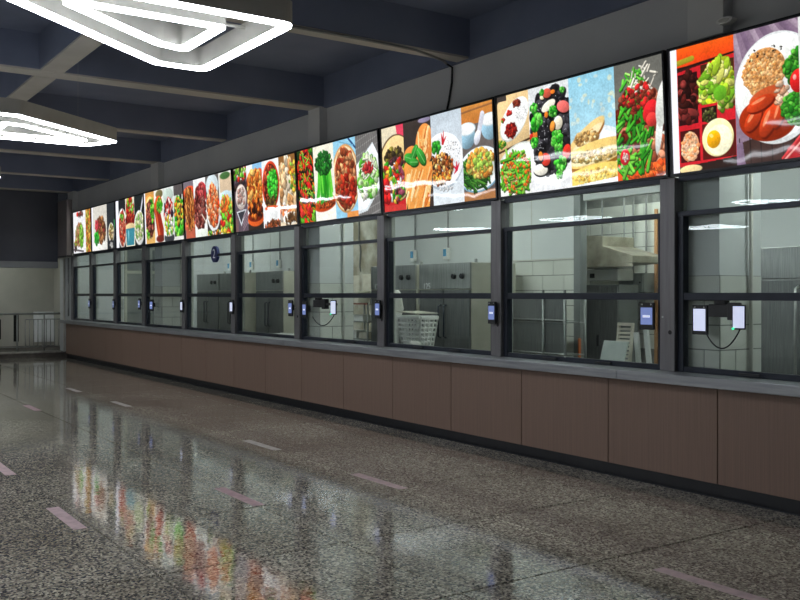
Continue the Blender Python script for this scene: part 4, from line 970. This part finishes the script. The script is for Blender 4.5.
for n_, (x, ly) in enumerate(((-21.5, 6.95), (-18.5, 6.95), (-14.0, 6.95), (-9.9, 6.95), (-6.9, 6.95), (-3.6, 6.95), (-8.0, 8.85))):  # the one by the hood is added to brighten the dark recess
    o = empty('kitchen_lamp', (x, ly, 3.22))
    box('housing', 'fixture_grey', o, x - 0.62, x + 0.62, ly - 0.08, ly + 0.08, 3.24, 3.3)
    box('tube', 'tube', o, x - 0.6, x + 0.6, ly - 0.05, ly + 0.05, 3.2, 3.24)
    tag(o, 'tube lamp on the kitchen ceiling above the %s' % ['end door', 'third column', 'stained wall', 'white basket', 'leaning board', 'tall fridge', 'fume hood, added to brighten the recess'][n_], 'lamp', 'kitchen tube lamps')

# inner work counter
for n_, (a, b_, w_) in enumerate(((-23.4, -17.76, 'end bays'), (-17.22, -11.46, 'number sign bay'), (-11.02, -5.0, 'basket and board bays'), (-4.54, -2.0, 'fridge bay'))):
    o = empty('prep_counter', ((a + b_) / 2, 6.7, 0)); tag(o, 'low steel prep counter inside the window, in the %s' % w_, 'counter', 'steel prep counters')
    box('top', 'steel', o, a, b_, 6.225, 6.98, 0.84, 0.88, 0.004)
    box('front_panel', 'steel_dark', o, a, b_, 6.94, 6.96, 0.1, 0.84)
    for x in (a + 0.06, b_ - 0.06):
        for y in (6.26, 6.92): box('leg', 'steel', o, x - 0.02, x + 0.02, y - 0.02, y + 0.02, 0, 0.84)

# steam cabinets
def cabinet(x0, x1, label, num=True, y0=7.6, y1=8.4, h=1.97):
    o = empty('steam_cabinet', ((x0 + x1) / 2, (y0 + y1) / 2, 0)); tag(o, label, 'cabinet', 'steel steam cabinets')
    box('body', 'steel_side', o, x0, x1, y0 + 0.03, y1, 0.1, h, 0.006)
    box('header', 'steel', o, x0, x1, y0 + 0.002, y0 + 0.03, 1.62, h, 0.004)
    xm = (x0 + x1) / 2
    for a, b_, s in ((x0 + 0.01, xm - 0.012, 1), (xm + 0.012, x1 - 0.01, -1)):
        d = box('door', 'steel_dark', o, a, b_, y0, y0 + 0.028, 0.14, 1.605, 0.004)
        hx = b_ - 0.05 if s == 1 else a + 0.05
        MB().tube([(hx, y0, 0.95), (hx, y0 - 0.045, 0.97), (hx, y0 - 0.045, 1.38), (hx, y0, 1.4)], 0.012, 8).build('handle', 'frame_dark', d, smooth=True)
    for kx in (x1 - 0.34, x1 - 0.16):
        kn = MB().cyl((kx, y0 + 0.002, 1.79), (kx, y0 - 0.03, 1.79), 0.04, 0.034, 18).build('knob', 'black_plastic', o)
    for hz in (0.4, 1.4):
        box('hinge', 'rail_steel', o, x0 - 0.004, x0 + 0.03, y0 - 0.008, y0 + 0.01, hz, hz + 0.08)
    for a in (x0 + 0.08, x1 - 0.08):
        for y in (y0 + 0.1, y1 - 0.1): MB().cyl((a, y, 0), (a, y, 0.1), 0.025, n=10).build('foot', 'rail_steel', o)
    MB().cyl((x1 - 0.12, y0 + 0.2, h), (x1 - 0.12, y0 + 0.2, h + 0.05), 0.02, n=10).build('vent_cap', 'rail_steel', o)
    if num:
        text_mesh('number', '125', 0.12, 'print_white', o, Matrix.Translation((x0 + 0.19, y0 - 0.001, 1.655)) @ FACE_HALL)
    return o
cabinet(-11.93, -10.75, 'tall steel steam cabinet marked 125 next to the stained wall')
cabinet(-10.655, -9.5, 'tall steel steam cabinet marked 125 behind the white basket')
cabinet(-16.0, -14.9, 'single tall steel steam cabinet with pale side, in the window beside the number sign', False)
cabinet(-18.95, -17.78, 'tall steel steam cabinet below the round number sign, farther from the single cabinet', False)
cabinet(-17.72, -16.55, 'tall steel steam cabinet below the round number sign, closer to the single cabinet', False)

for n_, (x, z) in enumerate(((-12.168, 2.18), (-11.287, 2.18), (-18.24, 2.18), (-16.96, 2.18), (-19.4, 2.18))):
    o = empty('wall_switch', (x, YB, z - 0.08)); tag(o, 'small blue and white wall switch %s' % ['above the first cabinet marked 125', 'above the cabinet behind the basket', 'left of the switch over the single cabinet', 'over the single steel cabinet', 'beside the round number sign'][n_], 'switch', 'wall switches above the cabinets')
    box('case', 'plastic_white', o, x - 0.05, x + 0.07, YB - 0.06, YB - 0.004, z - 0.1, z + 0.08, 0.006)
    box('rocker', 'switch_blue', o, x - 0.035, x + 0.03, YB - 0.07, YB - 0.06, z - 0.05, z + 0.06)
    MB().cyl((x + 0.02, YB - 0.015, z + 0.08), (x + 0.02, YB - 0.015, 3.25), 0.01, n=8).build('conduit', 'conduit_grey', o)

# tall fridge behind the last window
o = empty('tall_fridge', (-4.6, 8.3, 0)); tag(o, 'tall stainless steel fridge with paired doors behind the tiled column', 'fridge')
box('body', 'steel', o, -5.6, -3.2, 8.03, 8.58, 0.1, 2.0, 0.006)
box('header', 'steel', o, -5.6, -3.2, 8.0, 8.03, 1.7, 2.0, 0.004)
for k in range(4):
    a = -5.6 + 0.6 * k
    d = box('door', 'steel_dark', o, a + 0.006, a + 0.594, 8.0, 8.028, 0.12, 1.685, 0.004)
    hx = a + (0.55 if k % 2 == 0 else 0.05)
    MB().tube([(hx, 8.0, 0.7), (hx, 7.95, 0.72), (hx, 7.95, 1.6), (hx, 8.0, 1.62)], 0.014, 8).build('handle', 'rail_steel', d, smooth=True)
for a in (-5.5, -3.3):
    for y in (8.1, 8.5): MB().cyl((a, y, 0), (a, y, 0.1), 0.025, n=10).build('foot', 'rail_steel', o)

# steel rack left of the jamb
o = empty('steel_rack', (-8.7, 8.2, 0)); tag(o, 'grey steel pipe rack with sheet back under the tiled wall', 'rack')
for x in (-9.28, -8.585, -8.2):
    for y in (8.05, 8.4):
        MB().cyl((x, y, 0), (x, y, 1.6 if y < 8.2 else 1.5), 0.018, n=10).build('post', 'steel_dark', o, smooth=True)
for z in (1.55, 1.22, 0.8):
    MB().tube([(-9.3, 8.05, z), (-8.18, 8.05, z)], 0.016, 8).build('rail', 'steel_dark', o, smooth=True)
for z in (1.2, 0.8):
    box('shelf', 'steel', o, -9.28, -8.2, 8.06, 8.4, z - 0.012, z)
box('back_sheet', 'steel_dark', o, -9.26, -8.2, 8.07, 8.08, 0.8, 1.54)
# fume hood in the recess
o = empty('fume_hood', (-8.5, 9.3, 1.9)); tag(o, 'tapered steel fume hood hanging in the tiled recess', 'hood')
MB().prism([(-9.05, 1.9), (-7.96, 1.95), (-7.96, 2.04), (-8.47, 2.18), (-8.47, 2.31), (-9.05, 2.36)], 'y', 9.0, 9.6).build('canopy', 'steel_hood', o, 0.006)
for hx, hz in ((-8.95, 2.35), (-8.55, 2.315)): MB().cyl((hx, 9.5, hz - 0.03), (hx, 9.5, 3.3), 0.012, n=8).build('hanger_rod', 'rail_steel', o)
box('lip', 'steel_hood', o, -9.06, -7.95, 8.985, 9.0, 1.9, 1.945)
o = empty('heater_unit', (-8.78, 9.4, 1.72)); tag(o, 'white wall unit under the fume hood', 'heater')
box('case', 'plastic_white', o, -9.08, -8.48, 9.3, 9.6, 1.73, 1.88, 0.01)
box('bracket', 'steel', o, -9.0, -8.55, 9.4, 9.5, 1.88, 1.898)
box('vent', 'black_plastic', o, -8.98, -8.9, 9.29, 9.3, 1.77, 1.83)
o = empty('storage_locker', (-8.7, 9.4, 0)); tag(o, 'dark grey steel double door locker under the white wall unit', 'locker')
box('body', 'door_grey', o, -9.02, -8.39, 9.22, 9.6, 0, 1.675, 0.005)
for a in (-9.01, -8.7): box('door', 'steel_dark', o, a, a + 0.3, 9.2, 9.22, 0.05, 1.66, 0.004)
box('handle', 'black_plastic', o, -8.75, -8.73, 9.18, 9.2, 0.85, 1.0)
for n_, (a, b_, z0, z1, lab) in enumerate(((-8.797, -8.515, 1.428, 1.84, 'grey electric box with a keyhole on the tiled wall'), (-8.505, -8.355, 1.577, 1.834, 'small pale electric box beside the larger one'))):
    o = empty('electric_box', ((a + b_) / 2, 9.77, z0)); tag(o, lab, 'electric box')
    box('case', 'grey_box', o, a, b_, 9.67, 9.89, z0, z1, 0.006); box('door', 'grey_box', o, a + 0.01, b_ - 0.01, 9.65, 9.67, z0 + 0.01, z1 - 0.01, 0.004)
    MB().cyl((b_ - 0.05, 9.65, (z0 + z1) / 2), (b_ - 0.05, 9.64, (z0 + z1) / 2), 0.012, n=10).build('lock', 'black_plastic', o)
    MB().cyl(((a + b_) / 2, 9.8, z1), ((a + b_) / 2, 9.8, 3.3), 0.014, n=8).build('conduit', 'conduit_grey', o)
o = MB().box(-8.345, -8.3, 9.86, 9.895, 0.0, 2.7).build('wood_batten', 'wood_tan', bev=0.003); tag(o, 'upright tan wooden batten against the tiled recess wall', 'batten')
o = MB().box(-8.455, -8.435, 8.53, 8.57, 0.0, 0.98).build('orange_edge', 'paint_orange', bev=0.004); tag(o, 'short orange strip standing at the steel jamb', 'strip')
# leaning board, grating, paper rolls on the prep counter
o = MB().prism([(-6.315, 0.88), (-6.01, 0.88), (-5.945, 1.1), (-6.25, 1.1)], 'y', 6.66, 6.675).build('white_board', 'board_white', bev=0.003); tag(o, 'white cutting board leaning on the inner counter', 'board')
o = empty('vent_grille', (-6.2, 6.9, 0.88)); tag(o, 'pale slatted grille leaning behind the white board', 'grille')
Mg = Matrix.Translation((-6.21, 6.88, 0.88)) @ Matrix.Rotation(-0.12, 4, 'X')
for a, b_, z0, z1 in ((-0.1, 0.1, 0, 0.03), (-0.1, 0.1, 0.36, 0.39), (-0.1, -0.075, 0.03, 0.36), (0.075, 0.1, 0.03, 0.36)):
    MB().box(a, b_, -0.012, 0.012, z0, z1, Mg).build('frame', 'papers', o)
for k in range(8): MB().box(-0.075, 0.075, -0.008, 0.008, 0.05 + 0.038 * k, 0.072 + 0.038 * k, Mg).build('slat', 'papers', o)
for n_, (x, h, ln) in enumerate(((-6.03, 0.3, -0.03), (-5.9, 0.33, -0.04))):
    o = MB().prism([(x, 0.88), (x + 0.05, 0.88), (x + 0.05 + ln, 0.88 + h), (x + ln, 0.88 + h)], 'y', 6.86, 6.89).build('plastic_strip', 'plastic_white', bev=0.004)
    tag(o, 'white plastic strip leaning by the payment terminal, %s' % ['tilted toward it', 'tilted away from it'][n_], 'strip')

# basket, lid, bag and cloth
o = empty('plastic_basket', (-9.40, 6.66, 0.88)); tag(o, 'white plastic laundry style basket with square holes on the inner counter', 'basket')
def quad_lerp(u, v, s_):   # side s_ of the tapered basket, u along, v up
    bw, bd, tw, td, h = 0.19, 0.1, 0.25, 0.13, 0.35
    w_, d_ = bw + (tw - bw) * v, bd + (td - bd) * v
    c = [(-w_, -d_), (w_, -d_), (w_, d_), (-w_, d_)]
    a, b_ = c[s_], c[(s_ + 1) % 4]
    return (-9.40 + a[0] + (b_[0] - a[0]) * u, 6.68 + a[1] + (b_[1] - a[1]) * u, 0.9 + h * v)
for s_ in range(4):
    m_ = MB(); nu, nv = (7, 6) if s_ % 2 == 0 else (4, 6)
    for k in range(nu + 1):
        m_.tube([quad_lerp(k / nu, 0, s_), quad_lerp(k / nu, 1, s_)], 0.014, 6)
    for k in range(nv + 1):
        m_.tube([quad_lerp(0, k / nv, s_), quad_lerp(1, k / nv, s_)], 0.013 if k not in (0, nv) else 0.018, 6)
    m_.build('lattice_side', 'plastic_white', o)
box('bottom', 'plastic_white', o, -9.58, -9.22, 6.59, 6.77, 0.888, 0.9)
m_ = MB()
for s_ in range(4): m_.tube([quad_lerp(0, 1.03, s_), quad_lerp(1, 1.03, s_)], 0.022, 8)
m_.build('rim', 'plastic_white', o)
o = MB().prism([(-9.6, 1.325), (-9.2, 1.305), (-9.2, 1.315), (-9.6, 1.335)], 'y', 6.5, 6.86).build('steel_lid', 'steel_side', bev=0.002); tag(o, 'thin pale steel lid lying across the basket rim', 'lid')  # thin steel lid resting on the basket rim
def lump(name, mat, c, r, seed, label, cat, sub=3, amp=0.3, flat=None):
    bm = bmesh.new(); bmesh.ops.create_icosphere(bm, subdivisions=sub, radius=1)
    rr = random.Random(seed); ph = [(rr.uniform(2, 6), Vector((rr.gauss(0, 1), rr.gauss(0, 1), rr.gauss(0, 1))).normalized(), rr.uniform(0, 6)) for _ in range(7)]
    for v in bm.verts:
        d = 1 + amp * sum(math.sin(f_ * v.co.dot(n_) + q_) for f_, n_, q_ in ph) / 7 * 1.6
        v.co = Vector((v.co.x * r[0] * d, v.co.y * r[1] * d, v.co.z * r[2] * d))
        if flat is not None: v.co.z = max(v.co.z, -flat)
    me = bpy.data.meshes.new(name); bm.to_mesh(me); bm.free()
    for p in me.polygons: p.use_smooth = True
    me.materials.append(MATS[mat]); ob = bpy.data.objects.new(name, me); COL.objects.link(ob); ob.location = c
    ORIGIN[ob.name] = Vector(c); tag(ob, label, cat); return ob
lump('cleaning_cloth', 'cloth_white', (-9.09, 6.41, 0.925), (0.14, 0.03, 0.055), 5, 'crumpled white cloth in front of the basket', 'cloth', 3, 0.4, 0.043)
# hanging plastic bag: revolved, pinched profile
bag = MB(); prof = [(0.02, 1.6), (0.05, 1.57), (0.075, 1.48), (0.085, 1.36), (0.06, 1.28), (0.085, 1.2), (0.115, 1.12), (0.09, 1.05), (0.04, 1.0), (0.035, 0.9), (0.03, 0.883)]
rr = random.Random(3); nb = 18; ring_ = []
for r_, z in prof:
    for k in range(nb):
        t = 2 * math.pi * k / nb; q = r_ * (1 + 0.2 * math.sin(3 * t + z * 9) + rr.uniform(-0.06, 0.06))
        ring_.append((-9.76 + q * math.cos(t), 6.62 + q * 0.7 * math.sin(t), z))
bag.add(ring_, [(i * nb + k, i * nb + (k + 1) % nb, (i + 1) * nb + (k + 1) % nb, (i + 1) * nb + k) for i in range(len(prof) - 1) for k in range(nb)] + [tuple(range(nb))[::-1], tuple(range((len(prof) - 1) * nb, len(prof) * nb))])
o = bag.build('plastic_bag', 'bag_white', smooth=True); tag(o, 'bunched white plastic bag hanging beside the basket', 'bag')

# shelf with clutter in front of the stained wall
o = empty('steel_shelf', (-12.3, 7.8, 0)); tag(o, 'low steel shelf unit with white boxes beside the cabinet marked 125', 'shelf')
for x in (-12.75, -12.05):
    for y in (7.62, 8.0): MB().cyl((x, y, 0), (x, y, 1.42), 0.016, n=8).build('post', 'rail_steel', o)
for z in (0.85, 1.12, 1.4): box('shelf_board', 'steel', o, -12.78, -12.02, 7.6, 8.02, z - 0.015, z)
box('red_edge', 'rust_red', o, -12.78, -12.02, 7.585, 7.6, 1.385, 1.41)
for n_, (x, z, w_, h, m__) in enumerate(((-12.6, 0.85, 0.3, 0.12, 'plastic_white'), (-12.25, 0.85, 0.25, 0.1, 'papers'), (-12.45, 1.12, 0.4, 0.1, 'plastic_white'), (-12.5, 1.4, 0.22, 0.2, 'papers'))):
    o = MB().box(x - w_ / 2, x + w_ / 2, 7.66, 7.9, z + 0.001, z + h).build('storage_box', m__, bev=0.008)
    tag(o, ['white low box on the lowest shelf beside the stained wall', 'cream low box on the lowest shelf beside the cabinet', 'wide white box on the middle shelf', 'cream upright box on top of the low steel shelf'][n_], 'box', 'boxes on the steel shelf')
for n_, (x, z, w_, h) in enumerate(((-14.0, 1.72, 0.28, 0.32), (-13.62, 1.74, 0.28, 0.32))):
    o = MB().box(x - w_ / 2, x + w_ / 2, YB - 0.008, YB - 0.005, z - h / 2, z + h / 2).build('wall_notice', 'papers'); tag(o, 'plain cream notice sheet on the stained wall, %s' % ['farther from the cabinets', 'closer to the cabinets'][n_], 'notice', 'notices on the stained wall')
o = MB().tube([(-13.85, YB - 0.02, 3.2), (-13.86, YB - 0.02, 2.5), (-13.8, YB - 0.02, 2.3), (-13.84, YB - 0.02, 2.05), (-13.8, YB - 0.02, 1.95)], 0.012).build('wall_cable', 'conduit_grey', smooth=True); tag(o, 'grey cable hanging on the stained kitchen wall', 'cable')
# trays on inner counters
for n_, (x, w_, z) in enumerate(((-14.75, 0.7, 0.88), (-12.9, 1.0, 0.88), (-12.9, 0.9, 0.905), (-18.6, 0.9, 0.88), (-15.0, 0.5, 0.88), (-7.9, 1.1, 0.88))):
    if n_ == 4: continue
    t_ = MB().box(x - w_ / 2, x + w_ / 2, 6.5, 6.78, z + 0.001, z + 0.012).box(x - w_ / 2, x + w_ / 2, 6.5, 6.51, z + 0.012, z + 0.024).box(x - w_ / 2, x + w_ / 2, 6.77, 6.78, z + 0.012, z + 0.024)
    o = t_.build('serving_tray', 'plastic_white' if n_ != 5 else 'steel'); tag(o, ['white tray on the inner counter below the single cabinet', 'long white tray, lower of two, by the column', 'long white tray, upper of two, by the column', 'white tray inside the third window from the end wall', '', 'long steel tray inside the window with the hood'][n_], 'tray', 'trays on the inner counters')

# round number sign on the glass
o = empty('number_sign', (-14.46, 6.13, 2.2)); tag(o, 'round navy sign with white number 2 on the glass', 'sign')
MB().cyl((-14.46, 6.15, 2.215), (-14.46, 6.105, 2.215), 0.135, n=32).build('disc', 'sign_navy', o)
text_mesh('number', '2', 0.22, 'print_white', o, Matrix.Translation((-14.46, 6.102, 2.215)) @ FACE_HALL)

# ------------------------------------------------------------------ payment terminals
def terminal(x, z, label, y=6.05, yaw=0.0, w_=0.115, h=0.225, screen='screen_blue', bracket_to=6.085, cable=False, big=False):
    o = empty('payment_terminal', (x, y, z - h / 2)); tag(o, label, 'payment terminal', 'payment terminals on the window posts')
    M = Matrix.Translation((x, y, z)) @ Matrix.Rotation(yaw, 4, 'Z')
    MB().box(-w_ / 2, w_ / 2, -0.012, 0.012, -h / 2, h / 2, M).build('body', 'black_plastic', o, 0.006)
    sh = 0.62 if not big else 0.74
    MB().box(-w_ / 2 * 0.78, w_ / 2 * 0.78, -0.0145, -0.0122, -h / 2 * sh, h / 2 * sh, M).build('screen', screen, o)
    if screen == 'screen_blue':
        MB().box(-w_ / 2 * 0.5, w_ / 2 * 0.5, -0.0155, -0.0146, -0.012, 0.008, M).build('screen_text', 'screen_white', o)
    for cx in (-0.5, 0.5):
        a = M @ Vector((cx * w_ * 0.6, -0.0122, h / 2 * 0.85)); b_ = M @ Vector((cx * w_ * 0.6, -0.0145, h / 2 * 0.85))
        MB().cyl(a, b_, 0.007, n=10).build('camera_lens', 'rail_steel', o)
    MB().box(-0.03, 0.03, 0.012, max(0.02, bracket_to - y), -0.03, 0.05, M).build('bracket', 'black_plastic', o)
    if cable:
        a = M @ Vector((0, 0, -h / 2))
        MB().tube([a, a + Vector((0.03, 0.03, -0.1)), a + Vector((0.12, 0.08, -0.15)), a + Vector((0.25, 0.14, -0.1)), a + Vector((0.32, 0.2, 0.02))], 0.006, 6).build('cable', 'cable_black', o, smooth=True)
    return o
terminal(-21.57, 1.33, 'black payment terminal on the second post from the end wall')
terminal(-19.75, 1.33, 'black payment terminal on the third post from the end wall')
terminal(-18.1, 1.35, 'black payment terminal beside the fourth post from the end wall', 6.06, bracket_to=6.125)
terminal(-17.45, 1.33, 'black payment terminal in front of the tiled column nearest the end wall', 6.08, 0.2, bracket_to=6.145)
terminal(-15.78, 1.335, 'black payment terminal with white screen on the post before the number sign', screen='screen_white')
terminal(-13.62, 1.345, 'black payment terminal with white screen on the post just after the number sign', screen='screen_white')
terminal(-11.62, 1.35, 'black payment terminal at the edge of the single cabinet window', 6.06, w_=0.12, bracket_to=6.125)
terminal(-11.22, 1.335, 'black payment terminal beside the post of the stained wall window', 6.07, bracket_to=6.145)
terminal(-9.335, 1.365, 'black payment terminal on the post between cabinet 125 and the basket')
terminal(-7.2, 1.36, 'black payment terminal on the post between the basket and hood windows')
terminal(-5.21, 1.365, 'black payment terminal at the hood window edge above the white strips', 6.07, 0.15, 0.14, 0.23, bracket_to=6.13)
terminal(-4.69, 1.345, 'black payment terminal with large white screen in front of the tiled column', 6.09, 0.0, 0.145, 0.235, 'screen_white', 6.145, big=True)
for n_, (cx, x0) in enumerate(((-4.3, -4.6), (-10.38, -10.98))):
    o = empty('tablet_arm', (cx, 6.06, 1.3)); tag(o, 'white screened tablet on a black arm %s' % ['in front of the fridge window', 'in front of the stained wall window'][n_], 'tablet', 'tablets in front of the column windows')
    M = Matrix.Translation((cx, 6.04, 1.375)) @ Matrix.Rotation(0.25, 4, 'Z')
    MB().box(-0.05, 0.05, -0.01, 0.01, -0.095, 0.095, M).build('body', 'black_plastic', o, 0.004)
    MB().box(-0.043, 0.043, -0.013, -0.0102, -0.082, 0.082, M).build('screen', 'screen_white', o)
    a = M @ Vector((-0.04, -0.0135, -0.088)); MB().cyl(a, a + Vector((0.004, -0.01, 0)), 0.009, n=10).build('status_light', 'led_green', o)
    m1 = min(x0 + 0.34, cx - 0.03)
    MB().box(x0, m1, 6.065, 6.115, 1.37, 1.47).build('arm', 'black_plastic', o, 0.006)
    MB().box(x0 + 0.06, x0 + 0.16, 6.06, 6.12, 1.47, 1.5).build('clamp', 'rubber_black', o, 0.004)
    MB().box(m1 - 0.09, m1, 6.055, 6.12, 1.35, 1.485).build('arm_head', 'black_plastic', o, 0.006)
    MB().box(m1 - 0.01, cx + 0.01, 6.07, 6.09, 1.4, 1.43).build('joint', 'black_plastic', o)
    b_ = Vector((cx + 0.0, 6.05, 1.28)); e_ = Vector((x0 - 0.02, 6.07, 1.24))
    MB().tube([b_.lerp(e_, q / 14) + Vector((0, 0, -0.52 * (q / 14) * (1 - q / 14))) for q in range(15)], 0.006, 6).build('cable', 'cable_black', o, smooth=True)

# ------------------------------------------------------------------ tape marks on the floor
TAPES = [(-3.1, 4.13, 'pink', 'first in the counter row'), (-6.4, 4.148, 'pink', 'second in the counter row'), (-8.6, 4.148, 'pale', 'third in the counter row'),
         (-12.93, 4.06, 'pale', 'fourth in the counter row'), (-15.24, 4.02, 'pale', 'last in the counter row'),
         (-6.52, 2.95, 'pink', 'in the middle row, opposite the second mark'), (-13.17, 2.92, 'pink', 'farther along the middle row'), (-17.3, 2.9, 'pale', 'last in the middle row before the railing'),
         (-6.57, 1.68, 'pink', 'first in the farthest row'), (-8.75, 1.69, 'pink', 'second in the farthest row')]
for x, y, kd, wh in TAPES:
    o = MB().box(x - 0.37, x + 0.37, y - 0.045, y + 0.045, 0.0004, 0.0016).build('floor_tape', 'tape_' + kd)
    tag(o, 'worn %s tape dash on the floor, %s' % ('pink' if kd == 'pink' else 'whitish', wh), 'tape', 'queue tape dashes on the floor')
